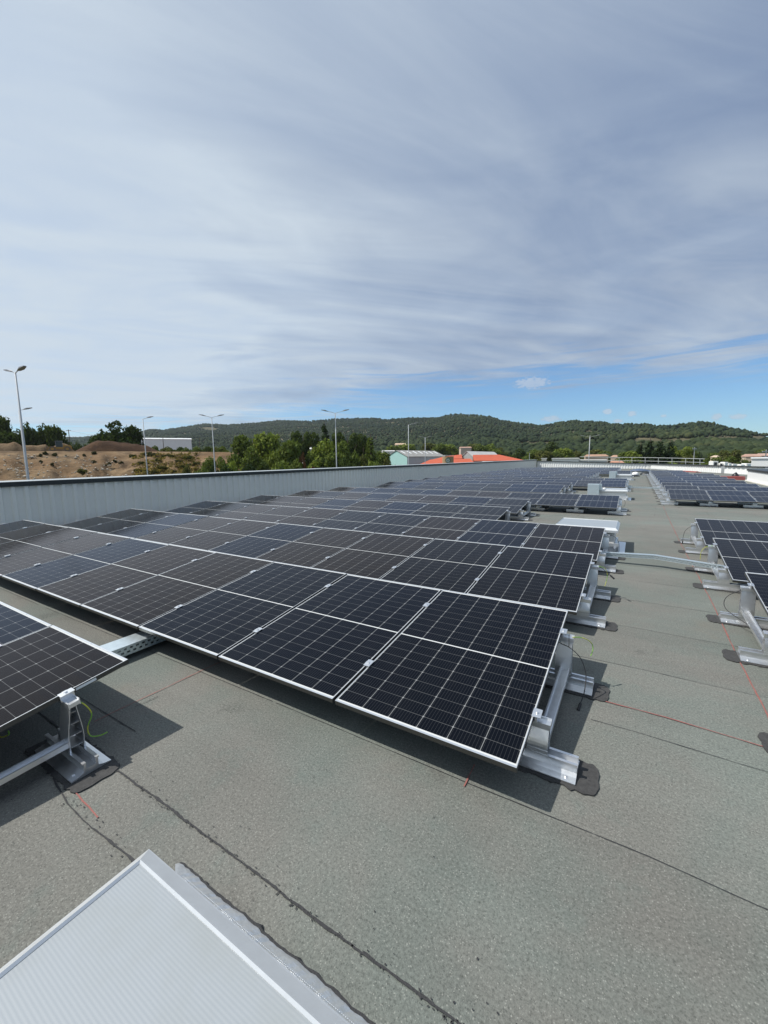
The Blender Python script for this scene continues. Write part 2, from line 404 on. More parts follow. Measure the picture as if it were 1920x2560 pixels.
# ------------------------------------------------------------------ terrain
RIDGE = [(-400, 1085), (0, 1090), (200, 1092), (347, 1078.6), (378, 1071), (405, 1073.6), (455, 1066), (513, 1058), (571, 1060.5), (640, 1055.5), (694, 1049.4), (779, 1051), (856, 1044.8),
         (925, 1043.7), (968, 1045.6), (1026, 1043), (1095, 1042.5), (1126, 1034), (1153, 1032.5), (1219, 1038), (1257, 1048.7), (1280, 1052), (1349, 1061.7), (1384, 1056),
         (1430, 1049), (1492, 1052), (1550, 1058), (1608, 1057), (1646, 1061), (1696, 1058.6), (1743, 1054), (1774, 1055), (1820, 1065.6), (1882, 1077), (1920, 1083), (2100, 1095), (2600, 1100)]
RA = np.array([azel(u, v) for u, v in RIDGE]); RA = RA[np.argsort(RA[:, 0])]
GZ = -6.0
def ridge(az_):
    el_ = np.interp(az_, RA[:, 0], RA[:, 1]); R_ = np.interp(az_, [-75, -45, -20, -8, 0, 12], [2900, 2500, 1900, 1500, 1250, 1150])
    return el_, R_
def vnoise(x, y, seed=0):
    r = np.random.default_rng(seed); tot = 0
    for k in range(7):
        a = r.uniform(0, 2*pi); fr = r.uniform(.6, 2.2); ph = r.uniform(0, 2*pi)
        tot = tot + np.sin(fr*(x*cos(a)+y*sin(a))+ph + 1.3*np.sin(fr*.7*(y*cos(a)-x*sin(a))+ph*2))
    return tot/7
def ter(x, y):
    x = np.asarray(x, float); y = np.asarray(y, float)
    R = np.hypot(x, y)+1e-6; a = np.degrees(np.arctan2(x, y))
    el_, Rr = ridge(a); zr = EYE+Rr*np.tan(np.radians(el_))-7.0
    t = np.clip((R-300)/(Rr-300), 0, 1)
    z = GZ+(zr-GZ)*(.25*t+.75*t**1.7)*np.where(t < 1, 1, 1)
    z = z+vnoise(x/170, y/170, 3)*22*np.sin(pi*t)*t
    z = z+vnoise(x/60, y/60, 5)*5*np.sin(pi*t)
    back = np.clip((R-Rr)/1500, 0, 1); z = z-back*(zr-GZ)*.8
    return z
azs = np.radians(np.concatenate([np.linspace(-180, -85, 20), np.linspace(-82, 22, 210), np.linspace(26, 178, 30)]))
Rs = np.concatenate([[0.0], np.linspace(20, 300, 15), np.geomspace(310, 6000, 110)])
gx = np.sin(azs)[None, :]*Rs[:, None]; gy = np.cos(azs)[None, :]*Rs[:, None]; gz = ter(gx, gy)
nR, nA = gx.shape
tv = np.stack([gx, gy, gz], -1).reshape(-1, 3)
tf = [(i*nA+j, i*nA+(j+1) % nA, (i+1)*nA+(j+1) % nA, (i+1)*nA+j) for i in range(nR-1) for j in range(nA)]
tb = MB(); tb.v = [tuple(p) for p in tv]; tb.f = tf; tb.mi = [0]*len(tf)
tag(tb.build('terrain', 'terrain', smooth=True), kind='structure')

# ------------------------------------------------------------------ woods on the hills and the valley floor (uncountable)
def ico(sub):
    import bmesh
    bm = bmesh.new(); bmesh.ops.create_icosphere(bm, subdivisions=sub, radius=1); bm.verts.ensure_lookup_table()
    v = np.array([p.co[:] for p in bm.verts]); f = np.array([[q.index for q in p.verts] for p in bm.faces]); bm.free(); return v, f
def woods(name, label, N, r0, r1, h0, h1, sub, seed, keep):
    r = np.random.default_rng(seed)
    a = np.radians(r.uniform(-72, 20, N)); R = np.sqrt(r.uniform(r0*r0, r1*r1, N))
    x = R*np.sin(a); y = R*np.cos(a)
    k = keep(x, y, R, np.degrees(a), r); x, y, R = x[k], y[k], R[k]; n = len(x)
    z = ter(x, y)
    h = r.uniform(h0, h1, n)*(1+.25*vnoise(x/25, y/25, 9)); wd = h*r.uniform(.36, .62, n)
    bv, bf = ico(sub); nv = len(bv)
    rot = r.uniform(0, 2*pi, n); c, s_ = np.cos(rot), np.sin(rot)
    jit = 1+r.uniform(-.28, .28, (n, nv))
    px_ = bv[None, :, 0]*jit; py_ = bv[None, :, 1]*jit; pz_ = bv[None, :, 2]*jit
    V = np.stack([(px_*c[:, None]-py_*s_[:, None])*wd[:, None]+x[:, None], (px_*s_[:, None]+py_*c[:, None])*wd[:, None]+y[:, None],
                  pz_*h[:, None]*.52+(z+h*.45)[:, None]], -1).reshape(-1, 3)
    Fc = (bf[None]+(np.arange(n)*nv)[:, None, None]).reshape(-1, 3)
    me = bpy.data.meshes.new(name); me.vertices.add(len(V)); me.vertices.foreach_set('co', V.astype(np.float32).ravel())
    me.loops.add(len(Fc)*3); me.loops.foreach_set('vertex_index', Fc.astype(np.int32).ravel())
    me.polygons.add(len(Fc)); me.polygons.foreach_set('loop_start', np.arange(0, len(Fc)*3, 3, dtype=np.int32))
    me.update(calc_edges=True)
    tint = np.clip(r.beta(1.5, 2.6, n)*.8+.05+.45*vnoise(x/110, y/110, 12)+.2*vnoise(x/35, y/35, 14), 0, 1)
    at_ = me.attributes.new('tint', 'FLOAT', 'FACE'); at_.data.foreach_set('value', np.repeat(tint, len(bf)).astype(np.float32))
    me.materials.append(M['wood'])
    o = bpy.data.objects.new(name, me); COL.objects.link(o)
    tag(o, label, 'woodland', kind='stuff'); return o
def elev(x, y, R): return np.degrees(np.arctan2(ter(x, y)-EYE, R))
def keep_far(x, y, R, a, r):
    el_, Rr = ridge(a); e = elev(x, y, R)
    clear = (a > -14) & (np.abs(e-1.50-.10*vnoise(x/40, y/40, 2)) < .22+.28*vnoise(x/60, y/60, 4))
    qa, qe = azel(522, 1070); clear |= (np.abs(a-qa) < 1.1+.9*vnoise(x/30, y/30, 71)) & (np.abs(e-qe+.12) < .16+.3*vnoise(x/24, y/24, 73))
    dens = .95-.75*np.clip(vnoise(x/48, y/48, 21)*2.4-.25, 0, 1)
    return (R < Rr+60) & ~clear & (r.uniform(0, 1, len(x)) < dens)
def keep_near(x, y, R, a, r):
    e = elev(x, y, R)
    clear = (a > -14) & (np.abs(e-1.50-.10*vnoise(x/40, y/40, 2)) < .22+.28*vnoise(x/60, y/60, 4))
    return ~clear & (vnoise(x/48, y/48, 31) > -.38) & ~((R < 420) & (a > -46) & (a < -18) & (R < 330))
woods('hill_forest', 'continuous pine and oak forest covering the hills behind the town', 80000, 800, 2800, 2.8, 9.5, 1, 1, keep_far)
woods('valley_woodland', 'patchy green woodland on the valley floor at the foot of the hills', 9000, 330, 830, 5.0, 10, 2, 2, keep_near)

# ------------------------------------------------------------------ individual trees
def crown_mesh(name, kind, seed, n, q):
    r = np.random.default_rng(seed); P_, Rr_ = [], []
    lobes = []
    if kind == 'broad':
        for k in range(15):
            t = r.uniform(0, 1); ang = r.uniform(0, 2*pi); rad = .30*np.sqrt(r.uniform(0, 1))*(1-.55*t)
            lobes.append((rad*cos(ang), rad*sin(ang), .30+.50*t, r.uniform(.13, .22)))
    elif kind == 'pine':
        for k in range(13):
            t = r.uniform(0, 1); ang = r.uniform(0, 2*pi); rad = .34*np.sqrt(r.uniform(0, 1))
            lobes.append((rad*cos(ang), rad*sin(ang), .48+.40*t*(1-.8*rad), r.uniform(.10, .17)))
    elif kind == 'conifer':
        for k in range(22):
            t = (k+.5)/22; ang = r.uniform(0, 2*pi); rad = .19*(1-t)*np.sqrt(r.uniform(.2, 1))
            lobes.append((rad*cos(ang), rad*sin(ang), .08+.86*t, .055+.15*(1-t)*r.uniform(.7, 1.1)))
    else:
        for k in range(11):
            t = r.uniform(0, 1); ang = r.uniform(0, 2*pi); rad = .40*np.sqrt(r.uniform(0, 1))
            lobes.append((rad*cos(ang), rad*sin(ang), .18+.55*t*(1-rad), r.uniform(.16, .26)))
    vs, fs = [], []
    wts = np.array([l[3]**2 for l in lobes]); wts /= wts.sum()
    for i in range(n):
        l = lobes[r.choice(len(lobes), p=wts)]
        d = r.normal(size=3); d /= np.linalg.norm(d); rr = l[3]*(r.uniform(.35, 1)**.45)*r.uniform(.85, 1.12)
        c = np.array(l[:3])+d*rr*np.array([1, 1, .85])
        nrm = d+r.normal(size=3)*.8; nrm /= np.linalg.norm(nrm)
        a = np.cross(nrm, r.normal(size=3)); a /= np.linalg.norm(a); b_ = np.cross(nrm, a)
        s1 = q*r.uniform(.6, 1.3); s2 = q*r.uniform(.5, 1.0); k = len(vs)
        vs += [c-a*s1-b_*s2*.3, c+b_*s2, c+a*s1+b_*s2*.2, c-b_*s2*.9]; fs.append((k, k+1, k+2, k+3))
    mb = MB().add(vs, fs); me = bpy.data.meshes.new(name); me.from_pydata(mb.v, [], mb.f); me.materials.append(M['leaf']); me.update()
    # trunk and limbs
    tb_ = MB(); h0 = {'broad': .45, 'pine': .62, 'conifer': .8, 'bush': .3}[kind]
    tb_.tube([(0, 0, -.03), (.008, .004, h0*.5), (-.006, .01, h0), (0, 0, h0*1.3)], [.028, .021, .015, .006], 7)
    for l in lobes[:8]:
        z0 = min(h0*.75, l[2]*.8); tb_.tube([(0, 0, z0*.8), (l[0]*.5, l[1]*.5, (z0+l[2])*.5), (l[0]*.9, l[1]*.9, l[2])], [.012, .008, .003], 5)
    tm = bpy.data.meshes.new(name+'_trunk'); tm.from_pydata(tb_.v, [], tb_.f); tm.materials.append(M['bark']); tm.update()
    return me, tm
CROWNS = {'broad': [crown_mesh('crown', 'broad', 40+i, 2300, .036) for i in range(4)], 'pine': [crown_mesh('crown', 'pine', 60+i, 1700, .034) for i in range(2)],
          'conifer': [crown_mesh('crown', 'conifer', 70+i, 1500, .030) for i in range(2)], 'bush': [crown_mesh('crown', 'bush', 80+i, 1300, .048) for i in range(3)]}
WIDTH = {'broad': .95, 'pine': .95, 'conifer': .62, 'bush': 1.15}
def tree(name, label, cat, kind, u, vtop, R, wpx, col, group, sink=0.0, zbase=None):
    p = at(u, vtop, R); zb = float(ter(p[0], p[1])) if zbase is None else zbase
    wpx = wpx*{'broad': 1.45, 'pine': 1.3, 'conifer': 1.3, 'bush': 1.15}[kind]; h = (p[2]-zb)*1.03+sink
    pl = at(u-wpx/2, vtop, R); pr = at(u+wpx/2, vtop, R)
    wd = float(np.linalg.norm((pr-pl)[:2]))/WIDTH[kind]
    t = thing(name, label, cat, (p[0], p[1], zb-sink), random.uniform(0, 6.28), group)
    me, tm = random.choice(CROWNS[kind])
    for nm, m_ in (('crown', me), ('trunk', tm)):
        o = bpy.data.objects.new(nm, m_); COL.objects.link(o); o.parent = t; o.color = (*col, 1)
    t.scale = (wd, wd, h)
    return t
DG, MG, LG, YG, OL = (.062, .084, .034), (.118, .152, .048), (.168, .208, .056), (.32, .33, .04), (.112, .122, .048)
BK = 'trees behind the earth bank'
for (u, v, R, wp, lab) in [(2, 1034, 205, 66, 'tall dark broadleaf tree cut off by the left edge of the photo'), (38, 1060, 215, 60, 'dark broadleaf tree just left of the tall near lamp post'),
        (74, 1043, 205, 66, 'dark broadleaf tree with its top just right of the near lamp post'), (103, 1045, 212, 58, 'tall dark broadleaf tree with twiggy top behind the sandy heaps'),
        (128, 1058, 205, 54, 'dark broadleaf tree standing directly behind the wheel loader, left side'), (150, 1072, 215, 46, 'lower dark tree behind the wheel loader at the end of the tree line'),
        (20, 1075, 190, 70, 'low dark tree in front of the tree line at far left')]:
    tree('broadleaf_tree', lab, 'tree', 'broad', u, v, R, wp, DG, BK, 2.0, -2.0)
for (u, v, R, wp, lab) in [(172, 1088, 230, 40, 'small dark tree below the utility pole'), (192, 1086, 235, 34, 'small dark tree between utility pole and the big oak group'), (208, 1084, 225, 34, 'small tree at the left foot of the big oak group')]:
    tree('small_tree', lab, 'tree', 'bush', u, v, R, wp, DG, BK, 2.0, -2.0)
for (u, v, R, wp, lab) in [(245, 1062, 190, 76, 'dark oak forming the left part of the round group behind the topsoil heap'), (292, 1049, 185, 82, 'tallest dark oak in the round group behind the topsoil heap'),
        (330, 1058, 190, 62, 'dark oak at the right of the round group beside the white warehouse')]:
    tree('oak_tree', lab, 'tree', 'broad', u, v, R, wp, (.046, .066, .026), BK, 2.0, -2.0)
CT = 'trees between the earth bank and the teal warehouse'
for (kind, nm, u, v, R, wp, col, lab) in [
        ('broad', 'broadleaf_tree', 604, 1081, 135, 66, MG, 'round mid green tree right of the third lamp post'), ('broad', 'broadleaf_tree', 672, 1077, 140, 80, LG, 'light green leafy tree at the left of the central clump'),
        ('broad', 'poplar_tree', 720, 1082, 120, 66, MG, 'dense upright green tree in the middle left of the central clump'), ('pine', 'pine_tree', 757, 1067, 165, 62, DG, 'dark pine rising behind the central clump left of the lamp post'),
        ('conifer', 'pine_tree', 811, 1060, 175, 52, (.034, .052, .026), 'darkest tallest pine with a pointed top beside the fourth lamp post'), ('broad', 'broadleaf_tree', 806, 1086, 130, 78, LG, 'bright green tree directly left of the fourth lamp post'),
        ('pine', 'pine_tree', 868, 1071, 165, 74, DG, 'broad dark pine right of the fourth lamp post'), ('pine', 'pine_tree', 908, 1082, 170, 50, DG, 'small dark pine at the right end of the central clump'),
        ('conifer', 'conifer_tree', 926, 1092, 140, 56, MG, 'soft green conifer at the right end of the central clump'), ('broad', 'broadleaf_tree', 860, 1100, 130, 66, MG, 'mid green tree in front of the broad dark pine'),
        ('bush', 'dying_tree', 756, 1098, 118, 22, (.19, .10, .06), 'thin reddish brown dying tree in the central clump'), ('broad', 'broadleaf_tree', 640, 1098, 150, 60, OL, 'olive green tree between the two leafy trees left of centre')]:
    tree(nm, lab, 'tree', kind, u, v, R, wp, col, CT, 1.0)
BU = 'bushes along the far side of the parapet'
for (u, v, R, wp, col, lab) in [(528, 1140, 82, 60, (.034, .052, .028), 'dark hedge bush left of the third lamp post foot'), (460, 1168, 96, 56, OL, 'olive bush low on the right end of the bank'), (425, 1176, 96, 44, OL, 'small olive bush low on the bank right of the second lamp post'), (583, 1119, 92, 60, LG, 'light green bush right of the bare earth bank'), (560, 1142, 84, 74, (.034, .052, .028), 'dark shaded hedge bush beside the third lamp post'),
        (620, 1140, 86, 76, (.034, .052, .028), 'dark shaded bush in the middle of the hedge'), (655, 1134, 90, 72, DG, 'dark round bush at the left of the central clump'), (500, 1150, 88, 56, MG, 'green bush at the right foot of the bare bank'),
        (700, 1135, 92, 80, MG, 'mid green bush under the poplar'), (745, 1128, 95, 66, MG, 'leafy bush under the dying tree'), (794, 1130, 95, 72, LG, 'light green bush left of the fourth lamp post'), (787, 1152, 84, 46, (.085, .032, .034), 'dark red leaved shrub'),
        (838, 1155, 84, 52, LG, 'rounded light green shrub at the foot of the fourth lamp post'), (895, 1148, 84, 76, YG, 'bright yellow green shrub'), (940, 1138, 100, 50, MG, 'green bush behind the yellow green shrub'),
        (979, 1149, 92, 62, MG, 'green bush in front of the teal warehouse'), (870, 1128, 110, 56, DG, 'dark bush behind the yellow green shrub'), (1040, 1156, 110, 36, MG, 'small green bush at the corner of the teal warehouse')]:
    tree('bush', lab, 'bush', 'bush', u, v, R, wp, col, BU, .5)
for i, (u, v, R, wp, col) in enumerate([(536, 1112, 165, 40, DG), (558, 1126, 130, 48, MG), (470, 1142, 118, 40, OL), (520, 1132, 125, 46, MG), (545, 1122, 150, 44, MG), (575, 1104, 160, 46, OL), (630, 1112, 128, 60, MG), (690, 1104, 125, 60, LG), (770, 1106, 120, 56, MG), (835, 1118, 118, 54, MG),
        (880, 1108, 150, 50, MG), (900, 1118, 130, 48, OL), (950, 1118, 160, 46, MG), (965, 1130, 150, 40, OL), (925, 1128, 118, 46, LG)]):
    tree('broadleaf_tree', ORD[i]+' from the left of the low leafy trees filling the central clump', 'tree', 'bush' if i % 3 else 'broad', u, v, R, wp, col, CT, 1.0)
FT = 'row of trees behind the warehouses'
for i, (u, v, wp) in enumerate([(985, 1112, 48), (1020, 1108, 52), (1072, 1105, 46), (1098, 1103, 46), (1125, 1104, 44), (1182, 1103, 44), (1206, 1104, 46), (1230, 1108, 42), (1252, 1118, 34)]):
    tree('broadleaf_tree', ORD[i]+' tree from the left in the row behind the warehouses', 'tree', 'broad', u, v, 380+10*(i % 3), wp, (MG, LG, OL)[i % 3], FT, 1.0)
RT_ = 'trees beyond the far parapet'
for (kind, nm, u, v, R, wp, col, lab) in [('broad', 'broadleaf_tree', 1298, 1120, 300, 46, DG, 'dark tree right of the big red roof'), ('broad', 'broadleaf_tree', 1340, 1118, 290, 52, MG, 'mid green tree left of the white flat roof'),
        ('broad', 'broadleaf_tree', 1376, 1103, 320, 54, DG, 'taller dark tree behind the white flat roof'), ('broad', 'broadleaf_tree', 1413, 1113, 300, 50, LG, 'light green round tree behind the white flat roof'),
        ('broad', 'broadleaf_tree', 1440, 1122, 310, 40, OL, 'olive tree left of the triple headed lamp post'), ('bush', 'bush', 1445, 1138, 260, 36, OL, 'grey green bush left of the triple headed lamp post'),
        ('conifer', 'cypress_tree', 1602, 1110, 230, 52, (.034, .052, .028), 'leftmost dark conifer in the tall dark clump behind the guardrail'), ('conifer', 'cypress_tree', 1626, 1101, 232, 60, (.034, .052, .028), 'second dark conifer in the tall clump behind the guardrail'),
        ('conifer', 'cypress_tree', 1652, 1102, 230, 62, (.032, .050, .026), 'tallest middle dark conifer behind the guardrail'), ('conifer', 'cypress_tree', 1676, 1105, 234, 56, (.034, .052, .028), 'rightmost dark conifer in the clump behind the guardrail'),
        ('broad', 'broadleaf_tree', 1583, 1119, 225, 44, LG, 'light green tree at the left of the dark conifer clump'), ('pine', 'pine_tree', 1702, 1110, 240, 50, LG, 'bright pine at the right of the dark conifer clump'),
        ('pine', 'pine_tree', 1728, 1122, 245, 46, MG, 'mid green pine behind the right end of the guardrail'), ('pine', 'pine_tree', 1836, 1118, 240, 62, OL, 'wide olive pine left of the white penthouse'),
        ('pine', 'pine_tree', 1808, 1138, 220, 50, MG, 'lower pine in front of the wide olive pine'), ('conifer', 'cypress_tree', 1749, 1128, 260, 14, DG, 'narrow dark cypress beside the thin mast'), ('bush', 'bush', 1690, 1144, 170, 76, MG, 'wide green bush behind the guardrail'),
        ('bush', 'bush', 1745, 1148, 175, 50, DG, 'dark bush at the right end of the guardrail'), ('bush', 'bush', 1875, 1146, 230, 40, DG, 'dark bush left of the white penthouse'), ('bush', 'bush', 1560, 1146, 250, 46, DG, 'dark bush behind the left end of the guardrail')]:
    tree(nm, lab, 'bush' if nm == 'bush' else 'tree', kind, u, v, R, wp, col, RT_, .6)

for i, (u, v, R, wp, col) in enumerate([(1320, 1126, 270, 44, MG), (1358, 1120, 270, 46, OL), (1395, 1122, 275, 44, MG), (1460, 1124, 350, 46, MG), (1488, 1122, 360, 46, OL), (1512, 1126, 350, 42, MG), (1536, 1124, 370, 46, DG), (1562, 1128, 300, 40, MG),
        (1720, 1136, 210, 44, OL), (1760, 1138, 230, 40, MG), (1785, 1130, 300, 44, MG), (1815, 1126, 290, 46, LG), (1850, 1128, 280, 46, MG), (1880, 1124, 360, 44, OL), (1905, 1122, 370, 44, MG)]):
    tree('broadleaf_tree', ORD[i]+' from the left of the scattered leafy trees between the houses beyond the far parapet', 'tree', 'broad' if i % 3 else 'bush', u, v, R, wp, col, RT_, .6)

# ------------------------------------------------------------------ earth bank, heaps and loader
def bank():
    A = np.linspace(-100, -47.5, 300); mb = MB(); Rr = np.concatenate([np.linspace(112, 150, 54), np.linspace(156, 178, 7), np.linspace(190, 330, 8)])
    ce = math.tan(radians(azel(120, 1129)[1]))
    for R in Rr:
        for a in A:
            ar = radians(a); x, y = R*sin(ar), R*cos(ar)
            fade = np.clip((-48.5-a)/7.5, 0, 1); fade = fade*fade*(3-2*fade)
            top = EYE+150*math.tan(radians(np.interp(a, [-75, -60, -52, -48], [azel(60, 1127.5)[1], azel(300, 1129)[1], azel(520, 1130.5)[1], azel(560, 1132)[1]])))
            t = np.clip((R-112)/38, 0, 1); t = t**.85
            z = -6.5+(top+6.5)*t + float(vnoise(x/2.6, y/2.6, 41))*.8*np.sin(pi*min(t, 1))*1.3 + float(vnoise(a*1.5, R/16, 47))*1.5*np.sin(pi*min(t, 1)) + float(vnoise(x/.9, y/.9, 49))*.35*np.sin(pi*min(t, 1)) + float(vnoise(x/9, y/9, 43))*.8*np.sin(pi*min(t, 1))
            if R > 150: z = top-.012*(R-150)*1.0
            mb.v.append((x, y, z if a < -48 else z-1.0))
    n = len(A); mb.f = [(i*n+j, i*n+j+1, (i+1)*n+j+1, (i+1)*n+j) for i in range(len(Rr)-1) for j in range(n-1)]; mb.mi = [0]*len(mb.f)
    return tag(mb.build('earth_bank', 'bank', smooth=True), kind='structure')
bank()
def heap(name, label, u0, u1, vtop, vbase, R, m_, seed, prof):
    c = at((u0+u1)/2, vbase, R); l = at(u0, vbase, R); r = at(u1, vbase, R); top = at((u0+u1)/2, vtop, R)
    hw = np.linalg.norm((r-l)[:2])/2; h = top[2]-c[2]; ex = (r-l)/np.linalg.norm(r-l); ey = np.array([-ex[1], ex[0], 0]); mb = MB(); n, k = 46, 16
    for i in range(k+1):
        for j in range(n+1):
            s_ = -1+2*j/n; q = -1+2*i/k; f = np.interp(s_, *zip(*prof))*max(0, 1-abs(q)**1.8)
            p = ex*s_*hw+ey*q*hw*.45
            f2 = f*(1+.16*float(vnoise(p[0]/1.3, p[1]/1.3, seed)))+.05*float(vnoise(p[0]/.7, p[1]/.7, seed+1))*f
            mb.v.append((p[0], p[1], h*f2-.3))
    mb.f = [(i*(n+1)+j, i*(n+1)+j+1, (i+1)*(n+1)+j+1, (i+1)*(n+1)+j) for i in range(k) for j in range(n)]; mb.mi = [0]*len(mb.f)
    o = mb.build(name, m_, smooth=True, loc=tuple(c)); return tag(o, label, 'earth heap')
heap('soil_heap', 'long heap of dark brown topsoil on the bank in front of the oaks', 186, 405, 1100, 1129, 172, 'dark_earth', 5, [(-1, 0), (-.75, .5), (-.45, 1), (-.2, .97), (.1, .8), (.4, .76), (.7, .6), (1, 0)])
heap('sand_heap', 'pale sandy spoil heap at the left end of the bank', -60, 72, 1103, 1129, 165, 'bank_pile', 15, [(-1, .4), (-.4, .7), (.2, .85), (.5, 1), (.75, .75), (1, 0)])
heap('sand_heap', 'low flat sandy heap left of the wheel loader', 48, 140, 1109, 1129, 178, 'bank_pile', 25, [(-1, 0), (-.6, .9), (0, .8), (.5, 1), (1, 0)])
heap('sand_heap', 'small sandy heap right behind the wheel loader', 120, 190, 1104, 1129, 184, 'bank_pile', 35, [(-1, 0), (-.5, .7), (0, 1), (.5, .8), (1, 0)])
# scrub on the bank: single plants
SC = 'scrub plants on the bare earth bank'
sc = [(98, 1136), (113, 1131), (138, 1134), (166, 1138), (210, 1136), (235, 1131), (102, 1152), (130, 1158), (235, 1152), (255, 1142), (270, 1158), (285, 1150), (302, 1155), (330, 1140), (352, 1158), (376, 1136), (395, 1150),
      (418, 1142), (440, 1156), (455, 1168), (425, 1140), (405, 1172), (470, 1146), (345, 1175), (368, 1182), (388, 1178), (205, 1180), (430, 1180), (462, 1182), (485, 1160)]
for i, (u, v) in enumerate(sc):
    big = u > 320; R = np.interp(v, [1129, 1195], [150, 118])*.985
    wp = random.uniform(10, 17) if not big else random.uniform(20, 34)
    if (u, v) == (205, 1180): wp = 34
    p = at(u, v+5, R)
    colr = random.choice([(.050, .058, .028), (.085, .085, .038), (.06, .075, .03)]) if big or wp > 30 else (.055, .060, .036)
    spot = 'high on' if v < 1140 else 'halfway up' if v < 1160 else 'low on'
    where = 'left of the second lamp post' if u < 360 else 'between second and third lamp posts'
    tree('scrub_plant', f'small scrub plant {spot} the bare bank, number {i+1} from the left, {where}' if False else f'{"larger" if wp > 19 else "small"} grey green scrub plant {spot} the bare bank {where}', 'shrub', 'bush', u, v-wp*.35, R, wp, colr, SC, .3, float(p[2]))
# pale stones on the bank
SB = MB(); sv, sf = ico(1)
for i in range(240):
    u = random.choice([random.uniform(-20, 420), random.gauss(60, 45), random.gauss(230, 40)]); v = random.uniform(1137, 1198); R = np.interp(v, [1129, 1195], [150, 118])*.992; p = at(u, v, R); s_ = random.uniform(.06, .32)*(1.6 if random.random() < .12 else 1)
    SB.add([(p[0]+q[0]*s_*random.uniform(.8, 1.2), p[1]+q[1]*s_, p[2]+q[2]*s_*.7) for q in sv], [tuple(f) for f in sf])
M['stone'] = simple('pale_limestone', (.42, .36, .28), .9, 0, .2, 2)
tag(SB.build('bank_stones', 'stone'), 'scattered pale stones lying on the bare earth bank', 'stones', kind='stuff')
PB_ = 'bushes on top of the earth bank'
for (u, v, wp, cc, lab) in [(392, 1106, 44, MG, 'first bush from the left on the bank top below the white warehouse'), (420, 1110, 46, OL, 'second bush from the left on the bank top'), (447, 1107, 44, DG, 'dark third bush from the left on the bank top'),
        (468, 1112, 42, MG, 'fourth bush from the left on the bank top'), (492, 1110, 44, MG, 'fifth bush from the left on the bank top, under the end of the white warehouse'), (515, 1106, 46, DG, 'sixth bush from the left on the bank top'), (540, 1112, 44, OL, 'seventh bush from the left on the bank top'),
        (562, 1108, 46, MG, 'rightmost bush on the bank top')]:
    tree('bush', lab, 'bush', 'bush', u, v, 185, wp, cc, PB_, .6, 3.2)
TB = MB(); r = np.random.default_rng(77)
for i in range(420):
    u = 330+170*r.beta(1.5, 1.2); v = r.uniform(1134, 1192); R = np.interp(v, [1129, 1195], [150, 118])*.99; p = at(u, v, R); sz = r.uniform(.25, .8)
    for k in range(9):
        d = r.normal(size=3)*.5; a_ = r.normal(size=3)*.32; b_ = r.normal(size=3)*.32; c_ = p+np.array([d[0]*sz, d[1]*sz, abs(d[2])*sz*.7])
        TB.add([c_-a_*sz, c_+b_*sz, c_+a_*sz, c_-b_*sz], [(0, 1, 2, 3)])
tag(TB.build('dry_tufts', 'leaf', color=(.20, .155, .075)), 'dry tufts of grass covering the right part of the bare bank', 'dry grass', kind='stuff')
# wheel loader
lp = at(150, 1129, 160); la = math.degrees(atan2(lp[0], lp[1]))
ld = thing('wheel_loader', 'dusty yellow wheel loader with glazed cab standing on the earth bank', 'loader', lp, radians(-la), None)
MB().prism([(-3.0, .75), (-3.0, 1.6), (-2.6, 1.95), (-.9, 2.0), (-.9, .75)], -1.0, 1.0, 'y').build('engine_hood', 'yellow', ld, bevel=.06).rotation_euler = (0, 0, pi)
MB().box(-1.0, .95, -.85, .85, .75, 1.35).box(-1.9, -.9, -.5, .5, .85, 1.5).build('chassis', 'yellow', ld, bevel=.05)
cb = MB()
for x in (-.85, .75):
    for y in (-.75, .75): cb.box(x-.06, x+.06, y-.06, y+.06, 1.35, 3.05)
cb.box(-1.0, .9, -.9, .9, 3.05, 3.2)
cabo = cb.build('cab', 'lamp_head', ld)
MB().box(-.78, .68, -.76, .76, 1.4, 3.04).build('window', 'window', cabo)
for x in (-1.75, 1.85):
    for y in (-1.05, 1.05):
        wb = MB(); wb.tube([(x, y-.28, .78), (x, y+.28, .78)], .80, 20); wh = wb.build('wheel', 'tyre', ld)
        rb = MB(); rb.tube([(x, y-.30, .78), (x, y+.30, .78)], .38, 14); rb.build('rim', 'yellow', wh)
bm_ = MB()
for y in (-.5, .5): bm_.prism([(-1.2, 1.5), (-2.2, 1.55), (-3.4, .55), (-3.4, .3), (-2.2, 1.2), (-1.2, 1.2)], y-.1, y+.1, 'y')
bm_.build('boom', 'yellow', ld)
MB().prism([(-3.3, .15), (-4.5, .12), (-4.45, .25), (-3.6, .4), (-3.6, 1.25), (-3.3, 1.15)], -1.4, 1.4, 'y').build('bucket', 'tyre', ld)

